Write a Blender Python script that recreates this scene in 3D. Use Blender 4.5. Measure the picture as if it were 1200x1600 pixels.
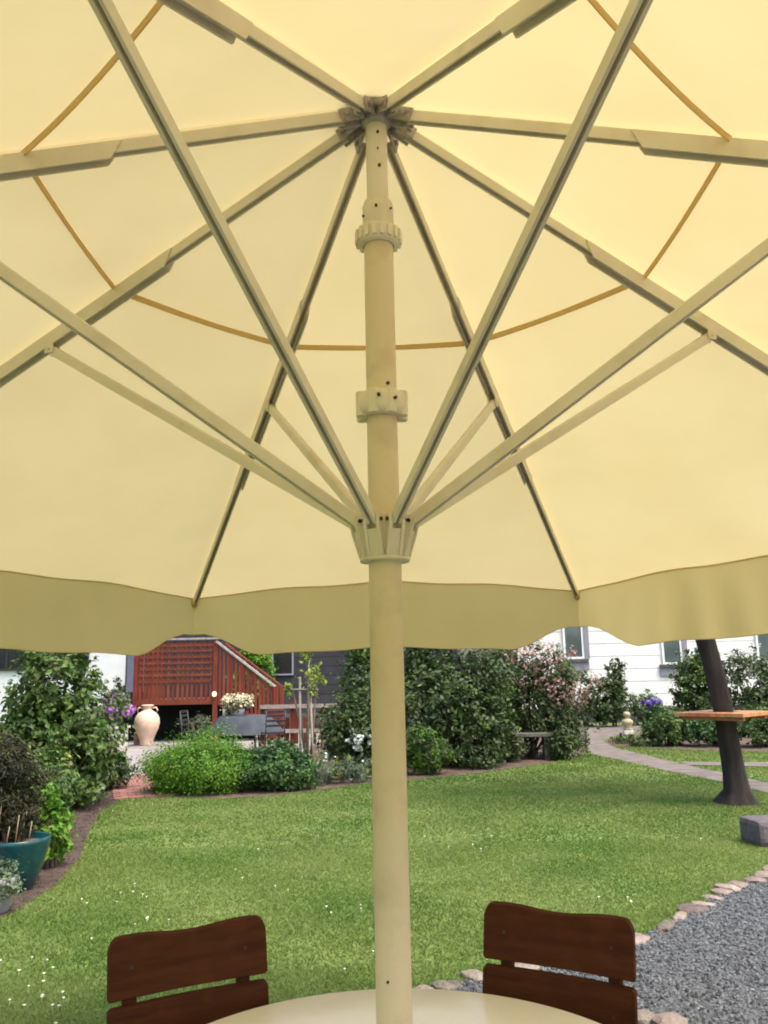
import bpy, bmesh, math, random
import numpy as np
from mathutils import Vector, Matrix
R = math.radians
PI = math.pi
scene = bpy.context.scene
for o in list(bpy.data.objects):
    bpy.data.objects.remove(o)
COL = scene.collection

# ------------------------------------------------------------------ camera
cd = bpy.data.cameras.new('camera')
cam = bpy.data.objects.new('camera', cd)
COL.objects.link(cam)
p, rl = R(11.34), R(-1.17)
fw = Vector((0, math.cos(p), math.sin(p)))
r0 = Vector((1, 0, 0)); u0 = r0.cross(fw)
rt = r0 * math.cos(rl) + u0 * math.sin(rl)
up = -r0 * math.sin(rl) + u0 * math.cos(rl)
m = Matrix((rt, up, -fw)).transposed().to_4x4()
m.translation = (0, 0, 1.55)
cam.matrix_world = m
cd.sensor_fit = 'VERTICAL'; cd.sensor_height = 36; cd.lens = 1305.9 / 1600 * 36
cd.clip_start = .05; cd.clip_end = 600
scene.camera = cam
# ------------------------------------------------------------------ sky, sun, exposure
SUN_EL, SUN_AZ = R(64), R(125)        # azimuth from +Y towards +X
w = bpy.data.worlds.new("World"); scene.world = w; w.use_nodes = True
nt = w.node_tree
bg = nt.nodes['Background']
sky = nt.nodes.new('ShaderNodeTexSky'); sky.sky_type = 'NISHITA'; sky.sun_disc = False
sky.sun_elevation = SUN_EL; sky.sun_rotation = SUN_AZ
sky.air_density = 1.0; sky.dust_density = 5.0; sky.ozone_density = .6
nt.links.new(sky.outputs[0], bg.inputs[0]); bg.inputs[1].default_value = .15
sd = bpy.data.lights.new('sun', 'SUN'); sd.energy = 1.2; sd.angle = R(24); sd.color = (1, .95, .86)
so = bpy.data.objects.new('sun', sd); COL.objects.link(so)
sdir = Vector((math.sin(SUN_AZ) * math.cos(SUN_EL), math.cos(SUN_AZ) * math.cos(SUN_EL), math.sin(SUN_EL)))
so.rotation_euler = sdir.to_track_quat('Z', 'Y').to_euler(); so.location = (20, 10, 30)
scene.view_settings.view_transform = 'Standard'; scene.view_settings.look = 'None'
scene.view_settings.exposure = 1.5; scene.view_settings.gamma = 1
scene.view_settings.use_curve_mapping = False
scene.render.resolution_x = 768; scene.render.resolution_y = 1024
scene.render.engine = 'CYCLES'
scene.cycles.filter_width = 1.9; scene.cycles.max_bounces = 8; scene.cycles.diffuse_bounces = 5
scene.cycles.transparent_max_bounces = 8

# ------------------------------------------------------------------ materials
def hexmix(a, k): return tuple(min(1, c * k) for c in a)
def mat(name, col, rough=.7, col2=None, scale=8, bump=0, bscale=None, metal=0, spec=.4, detail=5, stretch=None,
        contrast=(.35, .65), trans=0, transcol=None, rnd=None, coat=0, wear=None):
    m_ = bpy.data.materials.new(name); m_.use_nodes = True
    n = m_.node_tree.nodes; l = m_.node_tree.links
    b = n['Principled BSDF']; out = n['Material Output']
    b.inputs['Roughness'].default_value = rough; b.inputs['Metallic'].default_value = metal
    b.inputs['Specular IOR Level'].default_value = spec
    b.inputs['Coat Weight'].default_value = coat
    tc = n.new('ShaderNodeTexCoord'); mp = n.new('ShaderNodeMapping')
    l.new(tc.outputs['Object'], mp.inputs[0])
    if stretch: mp.inputs['Scale'].default_value = stretch
    colsock = None
    if col2:
        no = n.new('ShaderNodeTexNoise'); no.inputs['Scale'].default_value = scale; no.inputs['Detail'].default_value = detail
        l.new(mp.outputs[0], no.inputs['Vector'])
        cr = n.new('ShaderNodeValToRGB'); cr.color_ramp.elements[0].position = contrast[0]; cr.color_ramp.elements[1].position = contrast[1]
        cr.color_ramp.elements[0].color = (*col, 1); cr.color_ramp.elements[1].color = (*col2, 1)
        l.new(no.outputs['Fac'], cr.inputs[0]); colsock = cr.outputs[0]
    else:
        rgb = n.new('ShaderNodeRGB'); rgb.outputs[0].default_value = (*col, 1); colsock = rgb.outputs[0]
    if wear:
        wc, ws, wa = wear
        n3 = n.new('ShaderNodeTexNoise'); n3.inputs['Scale'].default_value = ws; n3.inputs['Detail'].default_value = 8
        l.new(tc.outputs['Object'], n3.inputs['Vector'])
        c3 = n.new('ShaderNodeValToRGB'); c3.color_ramp.elements[0].position = .5; c3.color_ramp.elements[1].position = .75
        c3.color_ramp.elements[0].color = (0, 0, 0, 1); c3.color_ramp.elements[1].color = (wa, wa, wa, 1)
        l.new(n3.outputs['Fac'], c3.inputs[0])
        mx = n.new('ShaderNodeMix'); mx.data_type = 'RGBA'; l.new(c3.outputs[0], mx.inputs[0])
        l.new(colsock, mx.inputs[6]); mx.inputs[7].default_value = (*wc, 1); colsock = mx.outputs[2]
    if rnd:   # per-island / per-object brightness variation (lo, hi, mode)
        if rnd[2] == 'island':
            g = n.new('ShaderNodeNewGeometry'); rs = g.outputs['Random Per Island']
        else:
            g = n.new('ShaderNodeObjectInfo'); rs = g.outputs['Random']
        mr = n.new('ShaderNodeMapRange'); mr.inputs[3].default_value = rnd[0]; mr.inputs[4].default_value = rnd[1]
        l.new(rs, mr.inputs[0])
        hs = n.new('ShaderNodeHueSaturation'); l.new(mr.outputs[0], hs.inputs['Value']); l.new(colsock, hs.inputs['Color'])
        mr2 = n.new('ShaderNodeMapRange'); mr2.inputs[3].default_value = .5 - rnd[3]; mr2.inputs[4].default_value = .5 + rnd[3]
        mu = n.new('ShaderNodeMath'); mu.operation = 'MULTIPLY'; mu.inputs[1].default_value = 7.31
        fr = n.new('ShaderNodeMath'); fr.operation = 'FRACT'; l.new(rs, mu.inputs[0]); l.new(mu.outputs[0], fr.inputs[0])
        l.new(fr.outputs[0], mr2.inputs[0]); l.new(mr2.outputs[0], hs.inputs['Hue'])
        colsock = hs.outputs[0]
    l.new(colsock, b.inputs['Base Color'])
    if bump:
        n2 = n.new('ShaderNodeTexNoise'); n2.inputs['Scale'].default_value = bscale or scale; n2.inputs['Detail'].default_value = 6
        l.new(mp.outputs[0], n2.inputs['Vector'])
        bp = n.new('ShaderNodeBump'); bp.inputs['Strength'].default_value = bump; bp.inputs['Distance'].default_value = .02
        l.new(n2.outputs['Fac'], bp.inputs['Height']); l.new(bp.outputs[0], b.inputs['Normal'])
    if trans:
        tr = n.new('ShaderNodeBsdfTranslucent')
        if transcol: tr.inputs[0].default_value = (*transcol, 1)
        else: l.new(colsock, tr.inputs[0])
        ms = n.new('ShaderNodeMixShader'); ms.inputs[0].default_value = trans
        l.new(b.outputs[0], ms.inputs[1]); l.new(tr.outputs[0], ms.inputs[2]); l.new(ms.outputs[0], out.inputs[0])
    return m_

def leafmat(name, a, b_, tr=.3, hue=.02, lo=.55, hi=1.45, scale=2.5):
    return mat(name, a, .5, b_, scale=scale, trans=tr, rnd=(lo, hi, 'island', hue), spec=.35)

M = {}
M['fabric'] = mat('cream_fabric', (.82, .695, .365), .85, (.78, .655, .33), scale=2.2, trans=.27, bump=.10, bscale=9, wear=((.66, .55, .28), 3.5, .22), spec=.1)
M['webbing'] = mat('tan_webbing', (.80, .64, .33), .8, (.76, .60, .30), scale=60, trans=.5)
M['beige'] = mat('beige_powder_coat', (.75, .695, .58), .40, (.69, .635, .52), scale=5, bump=.04, bscale=300, wear=((.40, .33, .20), 9, .35))
M['mastpaint'] = mat('mast_paint', (.70, .605, .435), .5, (.645, .55, .385), scale=3, bump=.06, bscale=180, stretch=(1, 1, .25), wear=((.36, .28, .16), 14, .3))
M['hubmetal'] = mat('grey_cast_metal', (.52, .48, .45), .5, (.30, .27, .26), scale=40, metal=.3, bump=.3, bscale=80)
M['darkhole'] = mat('dark_bolt', (.05, .04, .03), .5, (.03, .025, .02), scale=60)
M['chairwood'] = mat('dark_stained_wood', (.092, .029, .010), .62, (.055, .017, .006), scale=7, stretch=(.5, 6, 6), bump=.15, bscale=22, wear=((.14, .045, .014), 12, .35), contrast=(.3, .7), spec=.12)
M['redwood'] = mat('red_stained_wood', (.185, .034, .012), .7, (.11, .020, .008), scale=5, stretch=(4, 4, .6), rnd=(.75, 1.2, 'object', .01), bump=.2)
M['orangewood'] = mat('orange_board', (.38, .14, .05), .6, (.48, .22, .10), scale=4, stretch=(1, 5, 1), bump=.1, rnd=(.85, 1.15, 'object', .01))
M['greywood'] = mat('weathered_wood', (.36, .31, .26), .8, (.22, .19, .16), scale=10, bump=.3)
M['handrail'] = mat('pale_handrail', (.36, .33, .30), .7, (.24, .22, .20), scale=12, bump=.1)
M['table'] = mat('cream_lacquer', (.88, .83, .72), .28, (.85, .80, .68), scale=2.5, bump=.03, bscale=200, wear=((.6, .52, .38), 7, .25), coat=.15)
M['urn'] = mat('pale_terracotta', (.56, .385, .27), .85, (.64, .475, .36), scale=6, bump=.2, bscale=20)
M['teal'] = mat('teal_glaze', (.003, .052, .058), .25, (.005, .034, .040), scale=9, bump=.1, coat=.4, wear=((.04, .09, .085), 16, .3))
M['clayrim'] = mat('brown_clay', (.34, .18, .12), .8, (.22, .12, .08), scale=14, bump=.2)
M['greypot'] = mat('grey_stone_pot', (.30, .30, .29), .8, (.18, .18, .18), scale=16, bump=.3)
M['whitepot'] = mat('pale_stone_planter', (.62, .58, .50), .85, (.48, .45, .40), scale=9, bump=.3)
M['blueglaze'] = mat('blue_white_ceramic', (.40, .47, .55), .2, (.20, .28, .42), scale=12)
M['soil'] = mat('soil', (.038, .025, .018), .95, (.075, .050, .036), scale=7, bump=.8, bscale=30, detail=8)
M['darksoil'] = mat('dark_soil', (.06, .040, .028), .95, (.12, .08, .06), scale=8, bump=.8, bscale=30)
M['lawn'] = mat('lawn_ground', (.078, .13, .020), .95, (.125, .175, .036), scale=1.3, bump=.4, bscale=60, detail=9)
M['grass'] = mat('grass_blades', (.092, .165, .026), .6, (.178, .235, .058), scale=.9, trans=.42, rnd=(.90, 1.10, 'island', .008), detail=7, contrast=(.36, .62), spec=.3, wear=((.20, .225, .07), .8, .5))
M['gravelbed'] = mat('gravel_ground', (.05, .054, .057), .95, (.12, .125, .13), scale=50, bump=1, bscale=70)
M['pebble'] = mat('grey_pebbles', (.072, .078, .08), .8, (.052, .056, .058), scale=20, rnd=(.2, 2.3, 'island', .02), bump=.2)
M['edging'] = mat('edging_stone', (.20, .145, .115), .9, (.27, .225, .185), scale=9, rnd=(.45, 1.15, 'object', .03), bump=.9, bscale=40)
M['granite'] = mat('pale_granite', (.27, .24, .225), .85, (.20, .18, .17), scale=5, rnd=(.85, 1.12, 'object', .01), bump=.2, bscale=40)
M['brick'] = mat('pink_brick', (.26, .115, .095), .9, (.21, .10, .082), scale=9, rnd=(.8, 1.15, 'object', .01), bump=.3)
M['path'] = mat('pale_path', (.10, .082, .070), .95, (.17, .145, .125), scale=3, bump=.5, bscale=50)
M['bark'] = mat('bark', (.017, .0125, .010), 1, (.036, .028, .023), scale=9, stretch=(1, 1, .25), bump=1, bscale=18)
M['stem'] = mat('stem_bark', (.10, .07, .045), .9, (.16, .12, .085), scale=14, bump=.5)
M['cane'] = mat('bamboo_cane', (.32, .25, .14), .6, (.24, .18, .10), scale=20)
M['stone'] = mat('dark_stone', (.075, .062, .068), .9, (.115, .098, .104), scale=8, bump=.7, bscale=22)
M['bench'] = mat('pale_bench_stone', (.15, .145, .12), .9, (.07, .07, .055), scale=11, bump=.5)
M['siding'] = mat('white_siding', (.80, .79, .74), .6, (.72, .71, .66), scale=2.5, rnd=(.95, 1.03, 'object', .002), bump=.05)
M['render'] = mat('white_render', (.68, .69, .68), .85, (.58, .60, .60), scale=1.8, bump=.1, bscale=50)
M['slate'] = mat('slate_boards', (.036, .037, .044), .7, (.024, .025, .030), scale=4, rnd=(.85, 1.15, 'object', .01))
M['bluedoor'] = mat('slate_blue_paint', (.13, .135, .19), .5, (.11, .115, .165), scale=3)
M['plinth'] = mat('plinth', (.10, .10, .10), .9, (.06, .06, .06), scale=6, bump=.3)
M['roof'] = mat('roof_tiles', (.10, .06, .05), .8, (.06, .04, .035), scale=6, bump=.3)
M['glass'] = mat('window_glass', (.05, .075, .075), .06, (.10, .14, .13), scale=1.2, spec=.8)
M['darkglass'] = mat('dark_window_glass', (.012, .014, .015), .08, (.02, .02, .022), scale=2, spec=.6)
M['whitepaint'] = mat('white_paint', (.80, .80, .78), .4, (.74, .74, .72), scale=8)
M['greypaint'] = mat('grey_paint', (.25, .25, .28), .5, (.21, .21, .24), scale=8)
M['cloth'] = mat('charcoal_cloth', (.055, .063, .075), .9, (.04, .046, .056), scale=5, bump=.2)
M['blackmetal'] = mat('black_metal', (.02, .02, .022), .4, (.03, .03, .03), scale=20)
M['candle'] = mat('cream_wax', (.80, .74, .58), .5, (.72, .65, .50), scale=20)
M['statue'] = mat('lichen_stone', (.40, .35, .20), .9, (.30, .27, .17), scale=14, bump=.4)
M['black'] = mat('deck_shade_black', (.009, .012, .010), .9, (.006, .008, .007), scale=3, spec=.1)  # near-black colour standing in for the shade under the deck
M['lamp'] = mat('lamp_glass', (.85, .70, .50), .3, (.80, .66, .44), scale=9)
nb = M['lamp'].node_tree.nodes['Principled BSDF']; nb.inputs['Emission Color'].default_value = (1, .75, .42, 1); nb.inputs['Emission Strength'].default_value = .5
M['petal_pink'] = leafmat('pink_petals', (.30, .15, .135), (.42, .27, .23), .3, .02, .6, 1.3)
M['petal_purple'] = leafmat('purple_petals', (.42, .16, .50), (.56, .30, .62), .3, .02, .6, 1.3)
M['petal_violet'] = leafmat('violet_petals', (.09, .05, .28), (.20, .14, .42), .3, .02, .6, 1.3)
M['petal_white'] = leafmat('white_petals', (.72, .74, .70), (.62, .66, .60), .2, .01, .7, 1.2)
M['petal_cream'] = leafmat('cream_petals', (.70, .62, .42), (.58, .56, .36), .2, .01, .7, 1.2)
M['daisy'] = mat('daisy_petals', (.80, .80, .62), .6, (.72, .74, .5), scale=9)
M['L_mid'] = leafmat('mid_green_leaves', (.045, .092, .017), (.095, .160, .028))
M['L_dark'] = leafmat('dark_green_leaves', (.030, .058, .014), (.066, .104, .026), .25)
M['L_bright'] = leafmat('bright_green_leaves', (.075, .190, .010), (.120, .245, .018), .35)
M['L_lime'] = leafmat('lime_leaves', (.23, .30, .05), (.33, .38, .09), .4)
M['L_olive'] = leafmat('olive_leaves', (.085, .105, .035), (.16, .17, .07), .3)
M['L_conifer'] = leafmat('brown_conifer_needles', (.020, .024, .006), (.045, .042, .012), .15)
M['L_silver'] = leafmat('silver_leaves', (.085, .135, .065), (.17, .22, .13), .3)
M['L_blue'] = leafmat('bluegreen_leaves', (.034, .092, .022), (.070, .140, .038), .3)
M['L_dull'] = leafmat('dull_green_leaves', (.085, .115, .060), (.13, .15, .085), .3)

# ------------------------------------------------------------------ helpers
def tag(o, label=None, cat=None, group=None, kind=None):
    if label: o['label'] = label
    if cat: o['category'] = cat
    if group: o['group'] = group
    if kind: o['kind'] = kind
    return o
def thing(name, label, cat, loc=(0, 0, 0), group=None):
    o = bpy.data.objects.new(name, None); COL.objects.link(o); o.location = loc; o.empty_display_size = .1
    return tag(o, label, cat, group)
def wloc(o):
    v = Vector(o.location)
    while o.parent: o = o.parent; v += Vector(o.location)
    return v
def link_mesh(name, me, material, parent=None):
    me.materials.append(material)
    o = bpy.data.objects.new(name, me); COL.objects.link(o)
    if parent is not None:
        o.parent = parent
    return o
class MB:
    """collects shapes given in world coordinates into one mesh"""
    def __init__(s): s.v = []; s.f = []; s.smooth = []
    def add(s, vs, fs, sm=False):
        b = len(s.v); s.v += [tuple(v) for v in vs]; s.f += [tuple(i + b for i in f) for f in fs]; s.smooth += [sm] * len(fs); return s
    def box(s, x0, x1, y0, y1, z0, z1, rz=0, c=None):
        vs = [Vector((x, y, z)) for x in (x0, x1) for y in (y0, y1) for z in (z0, z1)]
        if rz:
            cc = Vector(c or ((x0 + x1) / 2, (y0 + y1) / 2, 0)); Mx = Matrix.Rotation(rz, 3, 'Z')
            vs = [Mx @ (v - cc) + cc for v in vs]
        return s.add(vs, [(0, 1, 3, 2), (4, 6, 7, 5), (0, 4, 5, 1), (2, 3, 7, 6), (0, 2, 6, 4), (1, 5, 7, 3)])
    def bar(s, p0, p1, w_, h_, upv=(0, 0, 1), ch=.22, off=0, slot=0):
        """bar with chamfered rectangular section, height along up"""
        p0 = Vector(p0); p1 = Vector(p1); d = (p1 - p0).normalized(); side = d.cross(Vector(upv))
        if side.length < 1e-5: side = d.cross(Vector((1, 0, 0)))
        side.normalize(); u = side.cross(d).normalized(); c = min(w_, h_) * ch
        sec = [(-w_/2 + c, -h_/2), (w_/2 - c, -h_/2), (w_/2, -h_/2 + c), (w_/2, h_/2 - c), (w_/2 - c, h_/2), (-w_/2 + c, h_/2), (-w_/2, h_/2 - c), (-w_/2, -h_/2 + c)]
        if ch == 0: sec = [(-w_/2, -h_/2), (w_/2, -h_/2), (w_/2, h_/2), (-w_/2, h_/2)]
        if slot: sec = [(-w_/2, -h_/2), (-w_/2 + slot, -h_/2), (-w_/2 + slot, h_/2 - min(.006, slot * 1.6)), (w_/2 - slot, h_/2 - min(.006, slot * 1.6)), (w_/2 - slot, -h_/2), (w_/2, -h_/2), (w_/2, h_/2 - c), (w_/2 - c, h_/2), (-w_/2 + c, h_/2), (-w_/2, h_/2 - c)]
        n = len(sec); vs = [q + side * a + u * (b + off) for q in (p0, p1) for a, b in sec]
        fs = [(i, (i + 1) % n, n + (i + 1) % n, n + i) for i in range(n)] + [tuple(range(n))[::-1], tuple(range(n, 2 * n))]
        return s.add(vs, fs)
    def tube(s, pts, rads, n=10, cap=True):
        pts = [Vector(q) for q in pts]
        if not hasattr(rads, '__len__'): rads = [rads] * len(pts)
        vs = []; ref = Vector((0, 0, 1)) if abs((pts[-1] - pts[0]).normalized().z) < .9 else Vector((1, 0, 0))
        for i, q in enumerate(pts):
            d = (pts[min(i + 1, len(pts) - 1)] - pts[max(i - 1, 0)]).normalized()
            a = d.cross(ref).normalized(); b = d.cross(a)
            for k in range(n):
                t = 2 * PI * k / n; vs.append(q + (a * math.cos(t) + b * math.sin(t)) * rads[i])
        fs = [(i * n + k, i * n + (k + 1) % n, (i + 1) * n + (k + 1) % n, (i + 1) * n + k) for i in range(len(pts) - 1) for k in range(n)]
        s.add(vs, fs, True)
        if cap:
            b = len(s.v) - len(vs); s.f += [tuple(b + k for k in range(n))[::-1], tuple(b + (len(pts) - 1) * n + k for k in range(n))]; s.smooth += [False, False]
        return s
    def lathe(s, prof, c=(0, 0, 0), n=40, ang=0, sm=True, rfun=None):
        c = Vector(c); vs = []
        for r_, z in prof:
            for k in range(n):
                t = 2 * PI * k / n + ang; rr = r_ * (rfun(t, z) if rfun else 1); vs.append(c + Vector((rr * math.cos(t), rr * math.sin(t), z)))
        fs = [(i * n + k, i * n + (k + 1) % n, (i + 1) * n + (k + 1) % n, (i + 1) * n + k) for i in range(len(prof) - 1) for k in range(n)]
        return s.add(vs, fs, sm)
    def prism(s, pts, z0, z1):
        n = len(pts); vs = [(x, y, z0) for x, y in pts] + [(x, y, z1) for x, y in pts]
        return s.add(vs, [(i, (i + 1) % n, n + (i + 1) % n, n + i) for i in range(n)] + [tuple(range(n))[::-1], tuple(range(n, 2 * n))])
    def build(s, name, material, parent=None, bevel=0, local=False, recalc=True):
        me = bpy.data.meshes.new(name)
        off = Vector((0, 0, 0)) if (parent is None or local) else wloc(parent)
        if parent is None and not local and s.v:
            # origin at the middle of the base
            xs = [v[0] for v in s.v]; ys = [v[1] for v in s.v]; zs = [v[2] for v in s.v]
            off = Vector(((min(xs) + max(xs)) / 2, (min(ys) + max(ys)) / 2, min(zs)))
        me.from_pydata([tuple(Vector(v) - off) for v in s.v], [], s.f)
        me.polygons.foreach_set('use_smooth', s.smooth)
        if recalc or bevel:
            bm = bmesh.new(); bm.from_mesh(me); bmesh.ops.recalc_face_normals(bm, faces=bm.faces)
            if bevel:
                eds = [e for e in bm.edges if len(e.link_faces) == 2 and e.calc_face_angle(0) > .6]
                bmesh.ops.bevel(bm, geom=eds, offset=bevel, segments=2, profile=.6, affect='EDGES')
            bm.to_mesh(me); bm.free()
        o = link_mesh(name, me, material, parent)
        if parent is None: o.location = off
        return o
def part(name, mt, parent, fn, *a, bevel=0, **k):
    b = MB(); getattr(b, fn)(*a, **k); return b.build(name, mt, parent, bevel=bevel)
def np_mesh(name, verts, faces, material, parent=None, smooth=False):
    me = bpy.data.meshes.new(name)
    nv, nf, k = len(verts), len(faces), faces.shape[1]
    off = np.array(wloc(parent)) if parent is not None else np.array([0, 0, 0.])
    me.vertices.add(nv); me.vertices.foreach_set('co', (verts - off).astype(np.float32).ravel())
    me.loops.add(nf * k); me.loops.foreach_set('vertex_index', faces.astype(np.int32).ravel())
    me.polygons.add(nf); me.polygons.foreach_set('loop_start', np.arange(0, nf * k, k, dtype=np.int32))
    me.polygons.foreach_set('use_smooth', np.full(nf, smooth))
    me.update(calc_edges=True)
    return link_mesh(name, me, material, parent)
def inpoly(x, y, poly):
    c = np.zeros(len(x), bool); n = len(poly); j = n - 1
    for i in range(n):
        xi, yi = poly[i]; xj, yj = poly[j]
        if yi != yj: c ^= ((yi > y) != (yj > y)) & (x < (xj - xi) * (y - yi) / (yj - yi) + xi)
        j = i
    return c
def sheet(name, poly, z, material, kind='structure'):
    from mathutils.geometry import tessellate_polygon
    vs = [(x, y, z) for x, y in poly]; tris = []
    for t in tessellate_polygon([[Vector(v) for v in vs]]):
        (ax, ay), (bx, by), (cx, cy) = (poly[i][:2] for i in t); cr = (bx - ax) * (cy - ay) - (by - ay) * (cx - ax)
        tris.append(tuple(t) if cr > 0 else tuple(t)[::-1])
    me = bpy.data.meshes.new(name); me.from_pydata(vs, [], tris); me.update()
    o = link_mesh(name, me, material); tag(o, kind=kind); return o
def leaf_verts(P, N, size, aspect, rng, fold=.25, droop=0):
    n = len(P); T = rng.normal(size=(n, 3)); T -= (T * N).sum(1)[:, None] * N; T /= np.linalg.norm(T, axis=1)[:, None] + 1e-9
    if droop: T[:, 2] -= droop; T /= np.linalg.norm(T, axis=1)[:, None]
    B = np.cross(N, T); s_ = size * rng.uniform(.45, 1.45, n)[:, None]
    a = P - T * s_ * .5; b = P + T * s_ * .5; c = P + B * s_ * aspect * .5 + N * s_ * fold * .3 - T * s_ * .08; d = P - B * s_ * aspect * .5 + N * s_ * fold * .3 - T * s_ * .08
    V = np.stack([a, c, b, d], 1).reshape(-1, 3); i = np.arange(n)[:, None] * 4
    F = np.concatenate([i + [0, 1, 2], i + [0, 2, 3]], 1).reshape(-1, 3)
    return V, F
def cloud(blobs, n, rng, clump=28, shell=.45, sig=.10, stray=.07):
    """clumped points in ellipsoids, returns points + outward normals"""
    vol = np.array([b[3] * b[4] * b[5] for b in blobs]) ** (2 / 3); cnt = rng.multinomial(n, vol / vol.sum())
    Ps, Ns = [], []
    for b, k in zip(blobs, cnt):
        if k == 0: continue
        m_ = max(4, k // clump); D = rng.normal(size=(m_, 3)); D /= np.linalg.norm(D, axis=1)[:, None]
        ph = rng.uniform(0, 6.28, 3); lump = 1 + .13 * np.sin(D[:, 0] * 5 + ph[0]) + .10 * np.sin(D[:, 1] * 7 + ph[1]) + .12 * np.sin(D[:, 2] * 6 + ph[2])
        rad = (1 - shell * rng.uniform(0, 1, m_) ** 1.3) * lump
        far = rng.uniform(0, 1, m_) < stray; rad = np.where(far, rng.uniform(1.08, 1.28, m_), rad)
        rr = np.array(b[3:6]); C = np.array(b[:3]) + D * rr * rad[:, None]
        idx = rng.integers(0, m_, k); sg = ((sig * rr.mean() + .012) * rng.uniform(.5, 1.5, m_) * np.where(far, .55, 1))[idx][:, None]
        Ps.append(C[idx] + rng.normal(size=(k, 3)) * sg); Ns.append(D[idx])
    return np.concatenate(Ps), np.concatenate(Ns)
def leaves(name, material, parent, blobs, n, size, seed, aspect=.6, droop=0, shell=.45, clump=28, upw=.5, sig=.10, zmin=.01, stray=.07):
    rng = np.random.default_rng(seed); P, D = cloud(blobs, n, rng, clump, shell, sig, stray); k = P[:, 2] > zmin; P, D = P[k], D[k]
    N = D * .7 + np.array([0, 0, upw]) + rng.normal(size=P.shape) * .5; N /= np.linalg.norm(N, axis=1)[:, None]
    V, F = leaf_verts(P, N, size, aspect, rng, droop=droop)
    o = np_mesh(name, V, F, material, parent)
    if name != 'crown': o['kind'] = 'stuff'
    return o
def shrub(name, label, cat, loc, blobs, n, size, lm, seed, group=None, flowers=None, stems=5, droop=0, aspect=.6, shell=.5, sig=.10, upw=.5, extra=None, stray=.07):
    """blobs relative to loc: (dx,dy,z,rx,ry,rz)"""
    t = thing(name, label, cat, loc, group); L_ = Vector(loc)
    bl = [(b[0] + loc[0], b[1] + loc[1], b[2] + loc[2], b[3], b[4], b[5]) for b in blobs]
    leaves('foliage', M[lm], t, bl, n, size, seed, aspect, droop, shell=shell, sig=sig, upw=upw, stray=stray)
    rnd = random.Random(seed); sm = MB()
    for k in range(stems):
        b = bl[k % len(bl)]; a = rnd.uniform(0, 6.28); q0 = Vector((loc[0] + .05 * math.cos(a), loc[1] + .05 * math.sin(a), loc[2] - .02))
        q1 = Vector((b[0] + b[3] * .5 * math.cos(a), b[1] + b[4] * .5 * math.sin(a), b[2] + b[5] * .45)); mid = (q0 + q1) / 2 + Vector((0, 0, (q1 - q0).length * .08))
        r_ = .012 + .012 * (q1 - q0).length; sm.tube([q0, mid, q1], [r_, r_ * .7, r_ * .3], 6)
    sm.build('stems', M['stem'], t)
    if extra:
        em, en, es = extra; leaves('young_growth', M[em], t, bl, en, es, seed + 50, aspect, shell=.25, sig=.06, stray=stray * .5)
    if flowers:
        fm, fn, fs, fb = flowers
        fbl = [(b[0] + loc[0], b[1] + loc[1], b[2] + loc[2], b[3], b[4], b[5]) for b in (fb or blobs)]
        leaves('blossoms', M[fm], t, fbl, fn, fs, seed + 99, .9, shell=.18, clump=9, sig=.05, stray=.02)
    return t
def stoneobj(name, c, size, material, parent, seed, rz=0, n=1, flat=.6):
    rng = random.Random(seed); bm = bmesh.new(); bmesh.ops.create_icosphere(bm, subdivisions=n, radius=.5)
    for v in bm.verts:
        q = v.co.normalized(); k = 1 / max(abs(q.x), abs(q.y), abs(q.z)); v.co = q * .5 * (flat * k + (1 - flat)) * rng.uniform(.88, 1.08)
        v.co = Matrix.Rotation(rz, 3, 'Z') @ Vector((v.co.x * size[0], v.co.y * size[1], v.co.z * size[2]))
    me = bpy.data.meshes.new(name); bm.to_mesh(me); bm.free()
    o = link_mesh(name, me, material, parent)
    o.location = Vector(c) - (wloc(parent) if parent is not None else Vector((0, 0, 0))); return o

# ================================================================== SETTING
g = MB(); g.add([(-150, -150, 0), (150, -150, 0), (150, 250, 0), (-150, 250, 0)], [(0, 1, 2, 3)])
tag(g.build('ground', M['lawn'], local=True, recalc=False), kind='structure')
GRAVEL = [(3.9, 8.2), (2.95, 6.99), (2.15, 6.19), (1.53, 5.47), (1.02, 5.05), (.28, 4.7), (-.35, 4.25), (-.9, 3.5), (-1.35, 2.2), (-1.6, 0), (-1.6, -3), (9, -3), (9, 8.2)]
gravel = sheet('gravel_area', GRAVEL, .004, M['gravelbed'])
SOILL = [(-3.73, 12.16), (-3.60, 10.9), (-3.25, 9.5), (-2.86, 8.15), (-2.66, 7.05), (-2.66, 6.2), (-2.9, 4.6), (-3.2, 3), (-9.5, 3), (-9.5, 14.5), (-4.75, 15.2), (-4.5, 14), (-3.76, 12.3)]
sheet('left_flower_bed', SOILL, .004, M['soil'])
BED = [(-3.05, 12.2), (-2.24, 11.95), (-1.59, 12.1), (-1.19, 12.5), (-.47, 13.15), (.31, 13.6), (.94, 13.98), (2.12, 15.02), (2.94, 15.87), (3.66, 16.73), (4.0, 17.6), (4.6, 20.5), (5.3, 24.0), (4.4, 25.2), (-1.5, 25.2), (-2, 19), (-3.6, 17), (-3.98, 14.9)]
sheet('middle_flower_bed', BED, .004, M['darksoil'])
PATHR = [(5.28, 25.8), (4.65, 21), (4.05, 17.3), (4.27, 16.0), (4.50, 14.18), (4.80, 12.65), (4.93, 11.4), (5.2, 9.5), (5.6, 7.6), (6.3, 7.6), (5.75, 9.8), (5.36, 12.5), (5.16, 14.5), (4.98, 16.9), (4.90, 18.8), (5.2, 21.3), (7.6, 24.6), (14, 25.6), (14, 27.4), (5.3, 27.4)]
sheet('garden_path', PATHR, .008, M['path'])
BR = [(5.15, 15.5), (5.12, 14.95), (6.5, 14.35), (12, 13.9), (12, 14.7), (6.7, 15.1)]
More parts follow.
